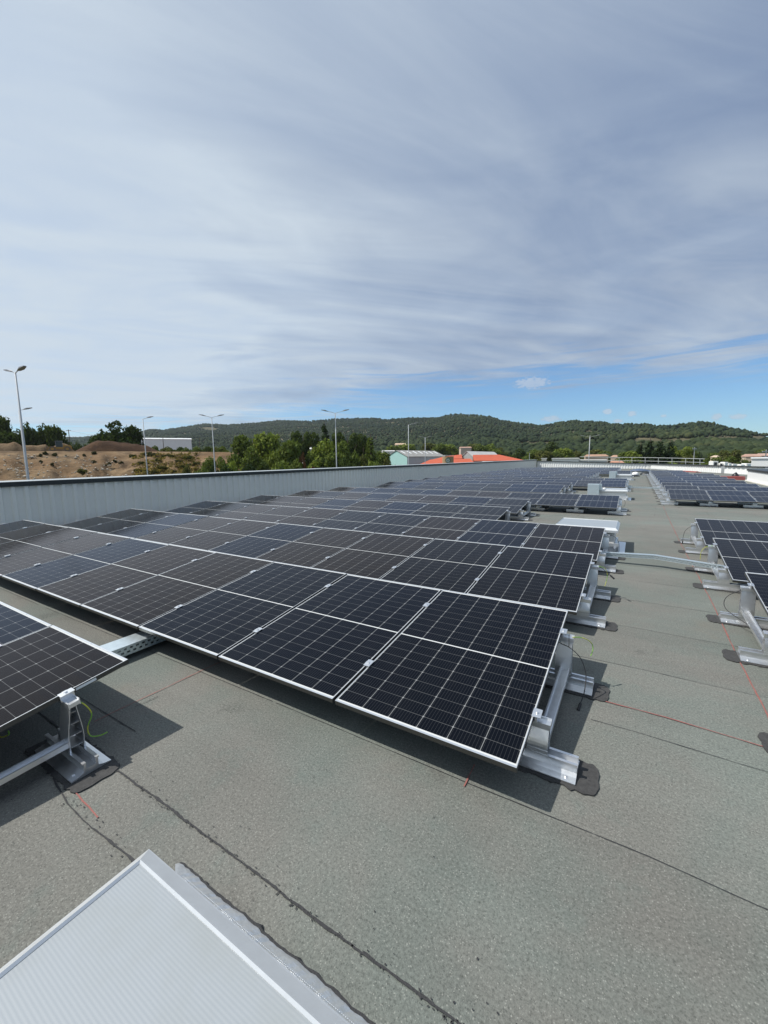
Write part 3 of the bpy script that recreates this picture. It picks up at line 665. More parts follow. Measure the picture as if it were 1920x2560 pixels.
# ------------------------------------------------------------------ lamp posts
def lamp(label, u, vbase, vtop, R, arms, rz, armlen=1.0, rr=(.075, .036), zb=None):
    top = at(u, vtop, R); zb = float(ter(top[0], top[1])) if zb is None else zb
    t = thing('lamp_post', label, 'street lamp', (top[0], top[1], zb), -atan2(top[0], top[1]), 'lamp posts around the building'); H = top[2]-zb
    MB().tube([(0, 0, 0), (0, 0, H*.5), (0, 0, H)], [rr[0], (rr[0]+rr[1])/2, rr[1]], 10).build('pole', 'steel_pole', t, smooth=True)
    for k, a in enumerate(arms):
        ar = MB().tube([(0, 0, H-.05), (cos(a)*armlen*.35, sin(a)*armlen*.35, H+.06*armlen), (cos(a)*armlen*.8, sin(a)*armlen*.8, H+.16*armlen)], .022, 6).build('arm', 'steel_pole', t)
        hd = MB(); L_ = .62
        hd.add([(0, -.07, -.02), (0, .07, -.02), (L_*.45, .12, -.03), (L_, .07, -.02), (L_, -.07, -.02), (L_*.45, -.12, -.03), (0, -.04, .03), (0, .04, .03), (L_*.45, .09, .06), (L_, .05, .02), (L_, -.05, .02), (L_*.45, -.09, .06)],
               [(0, 1, 2, 3, 4, 5), (11, 10, 9, 8, 7, 6), (0, 6, 7, 1), (1, 7, 8, 2), (2, 8, 9, 3), (3, 9, 10, 4), (4, 10, 11, 5), (5, 11, 6, 0)])
        ho = hd.build('lamp_head', 'lamp_head', t, loc=(cos(a)*armlen*.72, sin(a)*armlen*.72, H+.15*armlen)); ho.rotation_euler = (0, -.22, a)
    return t
vw = radians(31.5)
lamp('tall near lamp post with two heads at the left edge of the photo', 38, 1198, 931, 27, (-1.15, pi-1.15), vw, .42)
lamp('lamp post mostly hidden behind the tall near lamp post', 47, 1198, 1026, 44, (-.6,), vw, .5)
lamp('single headed lamp post standing before the bare earth bank', 357, 1187, 1047, 47, (-.5,), vw, .55)
lamp('double headed lamp post right of the bare earth bank', 529, 1180, 1043, 44, (-.2, pi-.2), vw, .75)
lamp('double headed lamp post before the central trees, silhouetted above the hills', 838, 1170, 1032, 39, (-.15, pi-.1), vw, .95)
lamp('slim single headed lamp post in front of the teal warehouse', 1021, 1162, 1062, 52, (.05,), vw, .9, (.06, .04))
lamp('shorter double headed lamp post in front of the teal warehouse', 1063, 1160, 1094, 80, (.1, pi-.1), vw, .8, (.07, .05))
lamp('lamp post with three heads behind the guardrail', 1475, 1150, 1092, 105, (.0, pi, pi/2), vw, 2.0, (.11, .08))
def mast(name, label, cat, u, vtop, R, r, cross=None, zb=None):
    top = at(u, vtop, R); zb = float(ter(top[0], top[1])) if zb is None else zb
    t = thing(name, label, cat, (top[0], top[1], zb), vw); H = top[2]-zb
    MB().tube([(0, 0, 0), (0, 0, H)], [r, r*.7], 8).build('pole', 'steel_pole' if name != 'utility_pole' else 'bark', t)
    if cross: MB().box(-cross/2, cross/2, -.06, .06, H-.5, H-.3).build('crossarm', 'bark' if name == 'utility_pole' else 'steel_pole', t)
    return t
up = mast('utility_pole', 'distant wooden utility pole above the small trees at left', 'utility pole', 171, 1074, 260, .22, 2.2)
P0 = at(171, 1075.5, 260); wr = MB()
for du, dv, R2 in ((-110, 10, 330), (150, 14, 300)):
    E_ = at(171+du, 1075+dv, R2); pts = [P0*(1-k/8)+E_*(k/8)-np.array([0, 0, 1.6*4*(k/8)*(1-k/8)]) for k in range(9)]; wr.tube(pts, .03, 4)
tag(wr.build('overhead_wire', 'cable_black'), 'thin overhead wires sagging from the distant utility pole', 'wire')
mast('mast', 'thin antenna mast behind the right end of the guardrail', 'mast', 1737, 1118, 130, .10, 1.0)
mast('mast', 'short grey post beside the corner of the far parapet', 'post', 1324, 1132, 150, .12)
mast('utility_pole', 'dark utility pole in front of the white warehouse on the left', 'utility pole', 407, 1094, 240, .2)
mast('utility_pole', 'pale thin pole at the left edge of the central trees', 'utility pole', 576, 1094, 230, .16)
mast('utility_pole', 'pale thin pole right of the white warehouse', 'utility pole', 498, 1094, 240, .16)
mast('mast', 'pale post with crossarm beside the white penthouse', 'mast', 1916, 1124, 120, .12, 1.6)

# ------------------------------------------------------------------ buildings in the valley
def house(name, label, cat, u0, u1, R, v_eave, v_ridge, wall, roof, rot=0.0, depth=9.0, wins=3, hip=.0, base=None, group=None):
    uc = (u0+u1)/2; c = at(uc, v_eave, R); zb = float(ter(c[0], c[1]))-.6 if base is None else base
    a = math.degrees(atan2(c[0], c[1])); l, r = at(u0, v_eave, R), at(u1, v_eave, R); wd = float(np.linalg.norm((r-l)[:2]))/max(.3, cos(rot))
    t = thing(name, label, cat, (c[0], c[1], zb), radians(-a)+rot, group)
    he = c[2]-zb; hr = at(uc, v_ridge, R)[2]-zb; x = wd/2; y = depth/2
    MB().prism([(-x, -y), (x, -y), (x, y), (-x, y)], 0, he, 'z').build('wall', 'paint', t, color=wall)
    if hr-he > .25:
        o_ = .35; xi = x*(1-hip)
        rb = MB().add([(-x-o_, -y-o_, he-.08), (x+o_, -y-o_, he-.08), (x+o_, y+o_, he-.08), (-x-o_, y+o_, he-.08), (-xi, 0, hr), (xi, 0, hr)], [(0, 1, 5, 4), (1, 2, 5), (2, 3, 4, 5), (3, 0, 4), (3, 2, 1, 0)])
        rb.build('roof', 'roofing', t, color=roof)
    else:
        MB().box(-x-.15, x+.15, -y-.15, y+.15, he, he+max(.25, hr-he)).build('roof', 'roofing', t, color=roof)
    for k in range(wins):
        wx = -x+wd*(k+.5)/wins; f = MB().box(wx-.55, wx+.55, -y-.03, -y+.05, he*.55-.4 if he > 4 else he*.5-.3, he*.55+.8 if he > 4 else he*.5+.8).build('window', 'window', t)
    return t
CREAM, WHITE, TILE = (.52, .44, .34), (.74, .73, .70), (.38, .23, .155)
def gabled(name, label, u0, v0, R0, u1, v1, R1, u2, R2, v_ridge0, wall, roof, side=None, base=None):
    """barn: gable end between two points, running back to a third"""
    A = at(u0, v0, R0); B = at(u1, v1, R1); Cc = at(u2, v1, R2)
    zb = float(ter(A[0], A[1]))-.5 if base is None else base
    t = thing(name, label, 'warehouse', (A[0], A[1], zb))
    A, B, Cc = A-np.array([*A[:2], zb]), B-np.array([at(u0, v0, R0)[0], at(u0, v0, R0)[1], zb]), Cc-np.array([at(u0, v0, R0)[0], at(u0, v0, R0)[1], zb])
    ez = (A[2]+B[2])/2; A = np.array([A[0], A[1], 0]); B = np.array([B[0], B[1], 0]); Lv = np.array([Cc[0]-B[0], Cc[1]-B[1], 0])
    pm = at((u0+u1)/2, v_ridge0, (R0+R1)/2); hr = pm[2]-zb
    Z = lambda p, z: (p[0], p[1], z); Mid = (A+B)/2
    MB().add([Z(A, 0), Z(B, 0), Z(B, ez), Z(Mid, hr), Z(A, ez)], [(0, 1, 2, 3, 4)]).build('gable_wall', 'paint', t, color=wall)
    MB().add([Z(A+Lv, 0), Z(B+Lv, 0), Z(B+Lv, ez), Z(Mid+Lv, hr), Z(A+Lv, ez)], [(4, 3, 2, 1, 0)]).build('gable_wall', 'paint', t, color=wall)
    MB().add([Z(B, 0), Z(B+Lv, 0), Z(B+Lv, ez), Z(B, ez)], [(0, 1, 2, 3)]).build('side_wall', 'paint', t, color=side or wall)
    MB().add([Z(A, 0), Z(A+Lv, 0), Z(A+Lv, ez), Z(A, ez)], [(3, 2, 1, 0)]).build('side_wall', 'paint', t, color=side or wall)
    e = (B-A)/np.linalg.norm(B-A)*.5; l_ = Lv/np.linalg.norm(Lv)*.4; dz_ = .12; sl = (hr-ez)/np.linalg.norm(Mid-A)*.5
    rf = MB()
    for Q, sg in ((A, -1), (B, 1)):
        p = [Z(Q+e*sg-l_, ez-sl+dz_), Z(Q+e*sg+Lv+l_, ez-sl+dz_), Z(Mid+Lv+l_, hr+dz_), Z(Mid-l_, hr+dz_)]
        q = [(a, b, c-.2) for a, b, c in p]; rf.add(p+q, [(0, 1, 2, 3), (7, 6, 5, 4), (0, 4, 5, 1), (1, 5, 6, 2), (3, 7, 4, 0)])
    ro = rf.build('roof', 'roofing', t, color=roof)
    return t, A, B, Lv, ez, hr, Mid, e, ro
t, A, B, Lv, ez, hr, Mid, e_, ro = gabled('warehouse', 'pale teal gabled warehouse with a grey corrugated roof', 966, 1142, 236, 1018, 1141, 222, 1112, 262, 1126, (.36, .58, .55), (.30, .29, .27), (.50, .52, .52))
sky_ = MB()
for k in range(7):                                    # translucent strips in the roof slope facing us
    f0 = (k+.35)/7; a0 = Mid+Lv*f0; b0 = B+Lv*f0; wv = Lv/7*.28
    P4 = [(a0*(1-q)+b0*q, hr*(1-q)+ez*q+.16) for q in (.12, .55)]
    sky_.add([(*P4[0][0][:2], P4[0][1]), (*(P4[0][0]+wv)[:2], P4[0][1]), (*(P4[1][0]+wv)[:2], P4[1][1]), (*P4[1][0][:2], P4[1][1])], [(0, 1, 2, 3)])
sky_.build('roof_light', 'white_sheet', ro)
for f0 in (.12, .42, .62):
    nrm = np.array([Lv[1], -Lv[0], 0]); nrm = nrm/np.linalg.norm(nrm); c0 = B+Lv*f0+nrm*.06; wv = Lv/np.linalg.norm(Lv)
    MB().add([(*(c0-wv*.9)[:2], 1.5), (*(c0+wv*.9)[:2], 1.5), (*(c0+wv*.9)[:2], 4.2), (*(c0-wv*.9)[:2], 4.2)], [(0, 1, 2, 3)]).build('window', 'window', t)
house('white_block', 'white flat roofed block peeping out behind the teal warehouse', 'building', 956, 986, 300, 1128, 1126, (.62, .62, .60), (.6, .6, .6), .1, 10, 4)
RED = (.46, .085, .032)
gabled('red_warehouse', 'warehouse with grey glazed gable and a pale ridge roof above the red roofs', 1154, 1142, 232, 1182, 1141, 224, 1248, 268, 1128.5, (.34, .35, .34), (.58, .56, .53))
def slab(name, label, pts, th, col, wallcol):
    """lean-to hall: four roof corners (u, v, R), walls down to the ground"""
    Q = [at(*p) for p in pts]; c = sum(Q)/4; zb = float(ter(c[0], c[1]))-.5; t = thing(name, label, 'hall', (c[0], c[1], zb))
    L_ = [q-np.array([c[0], c[1], zb]) for q in Q]
    MB().add([tuple(q) for q in L_]+[(q[0], q[1], q[2]-th) for q in L_], [(0, 1, 2, 3), (7, 6, 5, 4)]+[(i, 4+i, 4+(i+1) % 4, (i+1) % 4) for i in range(4)]).build('roof', 'roofing', t, color=col)
    sc_ = [(q[0]*.97, q[1]*.97, q[2]-th-.02) for q in L_]
    MB().add(sc_+[(q[0], q[1], 0) for q in sc_], [(i, 4+i, 4+(i+1) % 4, (i+1) % 4) for i in range(4)]).build('wall', 'paint', t, color=wallcol)
    return t
slab('red_hall', 'large hall with a long sloping orange red roof at the right of the red group', [(1184, 1152, 205), (1316, 1151.5, 214), (1248, 1136.5, 240), (1182, 1137, 228)], .5, RED, (.45, .13, .07))
slab('red_hall', 'low hall with an orange red roof in front of the grey gable', [(1048, 1161, 196), (1188, 1159, 198), (1176, 1146.5, 216), (1076, 1149, 214)], .4, RED, (.40, .14, .08))
slab('red_hall', 'narrow orange red roof rising behind the round tower', [(1080, 1149, 222), (1156, 1146, 222), (1154, 1136, 232), (1112, 1141, 230)], .4, (.46, .09, .04), (.40, .14, .08))
slab('pale_canopy', 'small pale canopy roof at the foot of the red halls', [(1200, 1157, 150), (1236, 1156.5, 151), (1232, 1153, 155), (1206, 1153.5, 154)], .3, (.72, .72, .70), (.5, .5, .5))
tp = at(1120, 1141, 190); tw = thing('round_tower', 'round tan tower with a dark emblem disc among the red roofs', 'tower', (tp[0], tp[1], GZ), radians(-math.degrees(atan2(tp[0], tp[1]))))
th_ = tp[2]-GZ; MB().tube([(0, 0, 0), (0, 0, th_)], 2.55, 24).build('wall', 'paint', tw, color=(.36, .24, .13))
rl = MB(); rl.tube([(2.6*cos(k*pi/12), 2.6*sin(k*pi/12), th_+.45) for k in range(25)], .07, 5, caps=False)
for k in range(12): rl.tube([(2.6*cos(k*pi/6), 2.6*sin(k*pi/6), th_), (2.6*cos(k*pi/6), 2.6*sin(k*pi/6), th_+.45)], .06, 5)
rl.build('railing', 'steel_pole', tw)
sgn = MB().tube([(0, -2.5, th_-1.75), (0, -2.72, th_-1.75)], 1.15, 28)
so = sgn.build('sign', simple('sign_green', (.03, .13, .09), .5), tw)
fl = MB()
for k in range(8):
    a = k*pi/4; fl.add([(cos(a)*.18, -2.75, th_-1.75+sin(a)*.18), (cos(a+.24)*.62, -2.75, th_-1.75+sin(a+.24)*.62), (cos(a)*.98, -2.75, th_-1.75+sin(a)*.98), (cos(a-.24)*.62, -2.75, th_-1.75+sin(a-.24)*.62)], [(3, 2, 1, 0)])
fl.build('emblem', 'white_plastic', so)
house('house', 'small beige two storey house with a pink tiled roof above the red halls', 'house', 1150, 1176, 310, 1119.5, 1117, (.50, .40, .33), (.42, .26, .20), .15, 9, 3)
house('long_warehouse', 'long white warehouse with a low roof beyond the earth bank', 'warehouse', 332, 480, 300, 1098.5, 1095, (.74, .75, .76), (.66, .67, .68), -.05, 14, 9, base=-4.0)
house('house', 'long ochre house with a tiled roof behind the triple headed lamp post', 'house', 1462, 1518, 320, 1140.5, 1136, (.46, .36, .27), TILE, .1, 10, 5, .15)
house('house', 'tan tiled house right of the triple headed lamp post', 'house', 1530, 1570, 330, 1142, 1137.5, CREAM, TILE, -.15, 10, 3, .15)
house('house', 'low house with a terracotta roof just above the far parapet', 'house', 1528, 1556, 200, 1156, 1151.5, CREAM, (.44, .22, .14), .1, 8, 2, .2)
house('house', 'small white house behind the middle of the guardrail', 'house', 1578, 1598, 240, 1155, 1152, WHITE, (.6, .56, .5), .2, 7, 2)
house('house', 'white flat roofed villa on the slope behind the thin mast', 'house', 1727, 1752, 480, 1122.5, 1120, (.60, .58, .53), (.62, .6, .56), .2, 10, 3)
house('house', 'villa with pale tiled roof right of the thin mast on the slope', 'house', 1768, 1800, 460, 1127, 1121.5, CREAM, (.46, .36, .28), -.2, 10, 4, .25)
house('house', 'small bright cream house low between the pines on the right', 'house', 1784, 1800, 270, 1142.5, 1138.5, (.72, .58, .44), (.62, .48, .36), .35, 7, 2)
house('house', 'wide house with pink tiled roofs left of the white penthouse', 'house', 1858, 1895, 300, 1141, 1135, CREAM, (.40, .25, .19), .2, 12, 4, .25)
house('house', 'house with a pinkish roof partly behind the white penthouse', 'house', 1890, 1925, 310, 1139, 1133.5, (.55, .48, .42), (.42, .28, .22), -.1, 11, 3, .25)
house('shed', 'small flat building on the bare terrace below the right hill', 'house', 1815, 1835, 700, 1104, 1101.5, (.60, .58, .54), (.20, .24, .30), 0, 10, 2)
house('house', 'tiny ochre house among the trees left of the teal warehouse roof', 'house', 988, 1004, 520, 1112, 1108, (.62, .48, .33), (.5, .36, .25), .1, 9, 2)
house('house', 'tiny pale house among far trees above the teal warehouse', 'house', 1005, 1014, 560, 1112, 1108, (.70, .56, .38), (.55, .42, .3), .1, 9, 2)
house('house', 'small white building hidden in the central trees', 'house', 754, 786, 178, 1123, 1119, (.60, .60, .58), (.58, .58, .56), .1, 8, 2)
house('flat_building', 'long white flat roofed building beyond the far parapet', 'building', 1382, 1445, 120, 1147.5, 1146.6, (.80, .80, .79), (.55, .55, .53), 0, 14, 0)
house('flat_building', 'grey lower wing right of the white flat roofed building', 'building', 1445, 1514, 123, 1151, 1149.8, (.55, .57, .58), (.5, .5, .48), 0, 14, 3)
house('rooftop_unit', 'pale box unit standing left of the white flat roofed building', 'building', 1354, 1366, 118, 1147.5, 1146.5, (.66, .64, .58), (.5, .5, .48), 0, 3, 0)
# roof plant beyond the far parapet on the right: each unit a thing
for i, (u0, u1, vt, lab) in enumerate([(1777, 1791, 1153.0, 'white box unit with a dark opening, first of the units behind the right parapet'), (1793, 1803, 1157.5, 'low grey unit second from left behind the right parapet'), (1806, 1815, 1155, 'tall narrow white unit behind the right parapet'),
        (1816, 1823, 1157.5, 'small white unit right of the tall narrow one'), (1825, 1838, 1159.8, 'low flat unit behind the right parapet'), (1846, 1856, 1160.5, 'very low grey unit behind the right parapet'), (1859, 1876, 1158.5, 'wide white unit nearest the white penthouse')]):
    c = at((u0+u1)/2, vt, 74); l, r = at(u0, vt, 74), at(u1, vt, 74); wd = float(np.linalg.norm((r-l)[:2])); zb = -.2
    t = thing('rooftop_unit', lab, 'roof unit', (c[0], c[1], zb), .3, 'roof units beyond the right parapet')
    MB().box(-wd/2, wd/2, -.6, .6, 0, c[2]-zb).build('casing', 'white_sheet' if i != 1 else 'grey_sheet', t, bevel=.03)
    MB().box(-wd*.3, wd*.25, -.62, -.58, (c[2]-zb)*.45, (c[2]-zb)*.85).build('grille', 'window' if i in (0, 1) else 'galv', t)

# ------------------------------------------------------------------ our roof
WX = -13.0; CA, CB, CC = (-13.0, 66.0), (1.6, 64.0), (8.3, 46.0)
ZTOP = 1.30
rf = MB()
poly = [(WX, -12), (9.5, -12), (9.5, 30.0), (8.3, 46), (1.6, 64), (WX, 66)]
rf.add([(x, y, 0) for x, y in poly]+[(x, y, -7) for x, y in poly], [(0, 1, 2, 3, 4, 5)]+[(i, 6+i, 6+(i+1) % 6, (i+1) % 6) for i in range(6)], 0)
R_ = random.Random(3)
def bead(pts, w0, w1, z, mi, gaps=0.0, step=.03):
    """irregular bead of bitumen or a chalk line along a polyline"""
    for (x0, y0), (x1, y1) in zip(pts[:-1], pts[1:]):
        n = max(2, int(hypot(x1-x0, y1-y0)/step)); dx_, dy_ = x1-x0, y1-y0; l = hypot(dx_, dy_); nx, ny = -dy_/l, dx_/l
        row = []; off = 0; wd = R_.uniform(w0, w1)
        for k in range(n+1):
            t = k/n; off = off*.9+R_.uniform(-1, 1)*w0*.35; wd = wd*.55+.45*R_.uniform(w0*.6, w1*1.1)
            if R_.random() < .03: wd = w1*1.25
            row.append((x0+dx_*t+nx*off, y0+dy_*t+ny*off, wd))
        on = True
        for k in range(n):
            if gaps and R_.random() < .06: on = R_.random() > gaps
            if not on: continue
            a, b_ = row[k], row[k+1]
            rf.add([(a[0]-nx*a[2]/2, a[1]-ny*a[2]/2, z), (b_[0]-nx*b_[2]/2, b_[1]-ny*b_[2]/2, z), (b_[0]+nx*b_[2]/2, b_[1]+ny*b_[2]/2, z), (a[0]+nx*a[2]/2, a[1]+ny*a[2]/2, z)], [(0, 1, 2, 3)], mi)
def spot(x, y, r, z, mi=1):
    n = 7; st = R_.uniform(.5, 1.7); a0 = R_.uniform(0, 3)
    rf.add([(x+cos(a0)*cos(2*pi*k/n)*r*st*R_.uniform(.6, 1.2)-sin(a0)*sin(2*pi*k/n)*r/st, y+sin(a0)*cos(2*pi*k/n)*r*st+cos(a0)*sin(2*pi*k/n)*r/st*R_.uniform(.6, 1.2), z) for k in range(n)], [tuple(range(n))], mi)
for k in range(-3, 56):
    y = 1.003+.9233*k
    near = k == 0
    wmin, wmax, gp = (.005, .013, 0) if near else (.002, .005, .18) if 0 < k < 6 else (.0025, .006, .35)
    sg = [(-12.5, y+.02), (-6, y-.01), (-2.45, y), (-1.43, y+.002), (-.73, y), (.14, y+.01), (.6, y-.012), (4, y-.02), (8.2, y+.01)]
    if k > 18: sg = [(-2.9, y), (2, y+.01), (8, y)]
    bead(sg, wmin, wmax, .004, 1, gp, .014 if k == 0 else .03 if k < 4 else .10)
    for j in range(2):
        xl = R_.uniform(-1.5, 1.2)+j*3-1
        if k < 6: continue
        bead([(xl, y), (xl+.02, y+.92)], .003, .006, .0045, 1, .5, .05)
bead([(-2.66, .79), (-2.40, .755), (-2.12, .752), (-1.82, .768), (-1.3, .765)], .004, .011, .0045, 1)
bead([(-2.66, .79), (-2.70, .90)], .005, .013, .0045, 1)
bead([(-3.53, 1.236), (-2.67, 1.238)], .003, .007, .0045, 1)
for i in range(260):
    x = R_.uniform(-2.45, .1); spot(x, 1.003+R_.gauss(0, .009), R_.uniform(.001, .0045), .0049)
for i in range(46):
    x = R_.uniform(-2.4, -.2); y = .99+abs(R_.gauss(0, .10)); spot(x, y, R_.uniform(.0015, .0042), .0048)
for i in range(40): spot(R_.uniform(-3, 1.2), R_.uniform(.5, 3.2), R_.uniform(.0015, .004), .0048)
for i in range(26): spot(R_.uniform(-2.5, -1.8), .76+R_.gauss(0, .025), R_.uniform(.002, .005), .0048)
# red chalk lines
bead([(-2.2, 3.16), (-.1, 3.130), (.265, 3.127), (.77, 3.086), (2.2, 3.02)], .006, .011, .0062, 2, 0, .05)
bead([(.840, 2.2), (.844, 3.472), (.845, 4.62), (.857, 6.1), (.84, 10), (.87, 16.8)], .006, .012, .0064, 2, .06, .05)
bead([(-2.51, .812), (-2.33, .80), (-2.16, .793)], .004, .010, .0062, 2, 0, .02)
bead([(-3.02, .2), (-3.016, 1.23), (-2.98, 2.2)], .004, .008, .0064, 2, .1, .04)
bead([(-2.95, 1.38), (-2.89, 2.1)], .003, .006, .0064, 1, .3, .04)
bead([(-.692, 2.4), (-.684, 1.89)], .003, .007, .0064, 2, .2, .03)
bead([(.9, 17), (.6, 40)], .008, .012, .0064, 1, .1, .2)
tag(rf.build('roof', ['roof', 'bitumen', 'chalk']), kind='structure')

# parapets
def ribs(p0, p1, z0, z1f, pitch, depth, mb, n_in):
    """trapezoid sheet from p0 to p1; n_in is the side the ribs stand out to"""
    l = hypot(p1[0]-p0[0], p1[1]-p0[1]); ux, uy = (p1[0]-p0[0])/l, (p1[1]-p0[1])/l
    prof = []; s_ = 0.0
    while s_ < l-pitch:
        prof += [(s_, 0), (s_+pitch*.52, 0), (s_+pitch*.62, depth), (s_+pitch*.9, depth)]; s_ += pitch
    prof.append((l, 0)); b = len(mb.v)
    for (a, d_) in prof:
        x = p0[0]+ux*a+n_in[0]*d_; y = p0[1]+uy*a+n_in[1]*d_; mb.v += [(x, y, z0), (x, y, z1f(a/l))]
    for i in range(len(prof)-1):
        k = b+2*i; mb.f.append((k, k+2, k+3, k+1)); mb.mi.append(0)
pw = thing('parapet_wall', 'long grey ribbed metal parapet with dark coping along the left of the roof', 'parapet', (WX, 0, 0))
mb = MB(); ribs((0, -12), (0, 66), 0.0, lambda t: ZTOP-.10, .26, .045, mb, (1, 0)); mb.build('cladding', 'grey_sheet', pw)
MB().box(-.30, -.01, -12, 66, -.3, ZTOP-.12).build('core', 'grey_sheet', pw)
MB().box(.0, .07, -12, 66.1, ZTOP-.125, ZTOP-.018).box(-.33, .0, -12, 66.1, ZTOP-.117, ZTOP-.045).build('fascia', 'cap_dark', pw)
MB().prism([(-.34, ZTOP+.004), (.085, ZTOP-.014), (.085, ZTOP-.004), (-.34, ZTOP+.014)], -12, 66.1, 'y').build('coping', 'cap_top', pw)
fw = thing('parapet_wall', 'white ribbed metal parapet closing the far end of the roof', 'parapet', (0, 0, 0))
def far_wall(p0, p1, za, zb_, pitch, first):
    n = np.array([p1[1]-p0[1], -(p1[0]-p0[0])]); n = n/np.linalg.norm(n); l = hypot(p1[0]-p0[0], p1[1]-p0[1])
    mb = MB(); ribs(p0, p1, 0.0, lambda t: za+(zb_-za)*t-.02, pitch, .05, mb, n); mb.build('cladding', 'white_sheet', fw)
    c = MB(); o1, o2 = n*.16, -n*.35
    def quadprism(z0a, z0b, z1a, z1b, q1, q2):
        P4 = [np.array(p0)+q1, np.array(p1)+q1, np.array(p1)+q2, np.array(p0)+q2]
        c.add([(*P4[0], z0a), (*P4[1], z0b), (*P4[2], z0b), (*P4[3], z0a), (*P4[0], z1a), (*P4[1], z1b), (*P4[2], z1b), (*P4[3], z1a)], [(0, 3, 2, 1), (4, 5, 6, 7), (0, 1, 5, 4), (1, 2, 6, 5), (2, 3, 7, 6), (3, 0, 4, 7)])
    quadprism(za-.03, zb_-.03, za+.05, zb_+.05, o1, o2); c.build('coping', 'cap_dark', fw)
    c = MB(); quadprism(-.5, -.5, za-.035, zb_-.035, -n*.01, -n*.3); c.build('core', 'white_sheet', fw)
    return n
zA = at(1328, 1152.6, hypot(*CA))[2]; zB = at(1620, 1159.8, hypot(*CB))[2]; zC = at(1882, 1167, hypot(*CC))[2]
far_wall((WX+.09, 66), CB, zA, zB, .32, True); far_wall((1.63, 63.95), (6.9, 49.8), zB, zB+(zC-zB)*.79, .34, False)
n_ = far_wall((7.05, 49.2), (8.9, 44.4), zB+(zC-zB)*.80, zC, .62, False)
# guardrail behind the far wall
gr = thing('guardrail', 'grey tubular guardrail with two rails standing behind the far parapet', 'guardrail', (0, 0, 0))
gp = [(1450, 1142.0, 1158), (1518, 1143, 1159.0), (1548, 1143.5, 1159.4), (1580, 1143.6, 1159.6), (1613, 1144, 1160), (1646, 1144.5, 1161), (1680, 1145.2, 1162), (1714, 1146, 1163), (1734, 1146.6, 1163.4), (1750, 1147, 1164)]
Rg = lambda u: np.interp(u, [1450, 1620, 1760], [72, 68, 60])
tops = [at(u, v, Rg(u)) for u, v, _ in gp]; bots = [at(u, v2+3, Rg(u)) for u, _, v2 in gp]
for k, (a, b_) in enumerate(zip(tops, bots)):
    if k == 0: continue
    MB().tube([b_, a], .035, 6).build('post', 'rail_steel', gr)
endp = at(1762, 1147.4, Rg(1762))
MB().tube(tops+[endp], .035, 6).build('rail', 'rail_steel', gr)
MB().tube([a*.55+b_*.45 for a, b_ in zip(tops, bots)]+[endp-np.array([0, 0, .42])], .03, 6).build('rail', 'rail_steel', gr)
# white penthouse and low white box on the right
zp = at(1880, 1144.5, 47)[2]; pp = at(1880, 1150, 47)
ph = thing('penthouse', 'plain white rooftop penthouse at the right edge of the photo', 'penthouse', (pp[0], pp[1], 0), radians(-10))
MB().box(0, 9, 0, 7, 0, zp-.08).build('wall', 'white_sheet', ph); MB().box(-.08, 9.1, -.08, 7.1, zp-.078, zp).build('coping', 'white_plastic', ph)
lw = thing('light_well', 'low white box with dark grey coping in front of the white penthouse', 'roof box', (6.27, 35.4, 0))
MB().box(0, 5, -17, 0, 0, .66).build('wall', 'white_sheet', lw); MB().box(-.05, 5.05, -17.05, .05, .66, .78).build('coping', 'cap_dark', lw)
MB().box(-.10, 0, -17, 0, 0, .07).build('skirting', 'grey_sheet', lw)

# ------------------------------------------------------------------ solar panels
TILT, ZF = .133, .2313
CTt, STt = cos(TILT), sin(TILT)
def make_panel():
    t = thing('solar_panel', 'x', 'solar panel', (0, 0, ZF), 0)
    t.rotation_euler = (TILT, 0, 0)
    h = PW/2; fr = MB()
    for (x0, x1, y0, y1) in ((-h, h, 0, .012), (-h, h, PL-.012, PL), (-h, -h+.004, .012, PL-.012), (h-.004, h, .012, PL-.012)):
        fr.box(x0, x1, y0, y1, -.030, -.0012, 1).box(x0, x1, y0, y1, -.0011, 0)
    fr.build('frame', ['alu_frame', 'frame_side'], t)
    MB().box(-h+.004, h-.004, .012, PL-.012, -.008, -.0016).build('glass', ['cells'], t)
    MB().box(-h+.004, h-.004, .012, PL-.012, -.012, -.0082).build('backsheet', 'backsheet', t)
    return t
proto_panel = make_panel(); first_panel = [True]
BLUE = [(.0022, .0030, .0051), (.0024, .0033, .0056), (.0026, .0037, .0063)]; BROWN = [(.0062, .0046, .0041), (.0065, .0050, .0045), (.0058, .0045, .0042)]; NEUT = [(.0036, .0037, .0046), (.0040, .0039, .0043)]
def panel(x, y, label, group, tone):
    if first_panel[0]: o = proto_panel; first_panel[0] = False
    else: o = copy_tree(proto_panel)
    jz = random.uniform(-.004, .004)
    o.location = (x, y, ZF+jz); o.rotation_euler = (TILT+random.uniform(-.0035, .0035), random.uniform(-.003, .003), random.uniform(-.0012, .0012)); o['label'] = label; o['group'] = group
    for c in kids(o):
        if c.name.startswith('glass'): c.color = (*random.choice(tone), 1)
    return o

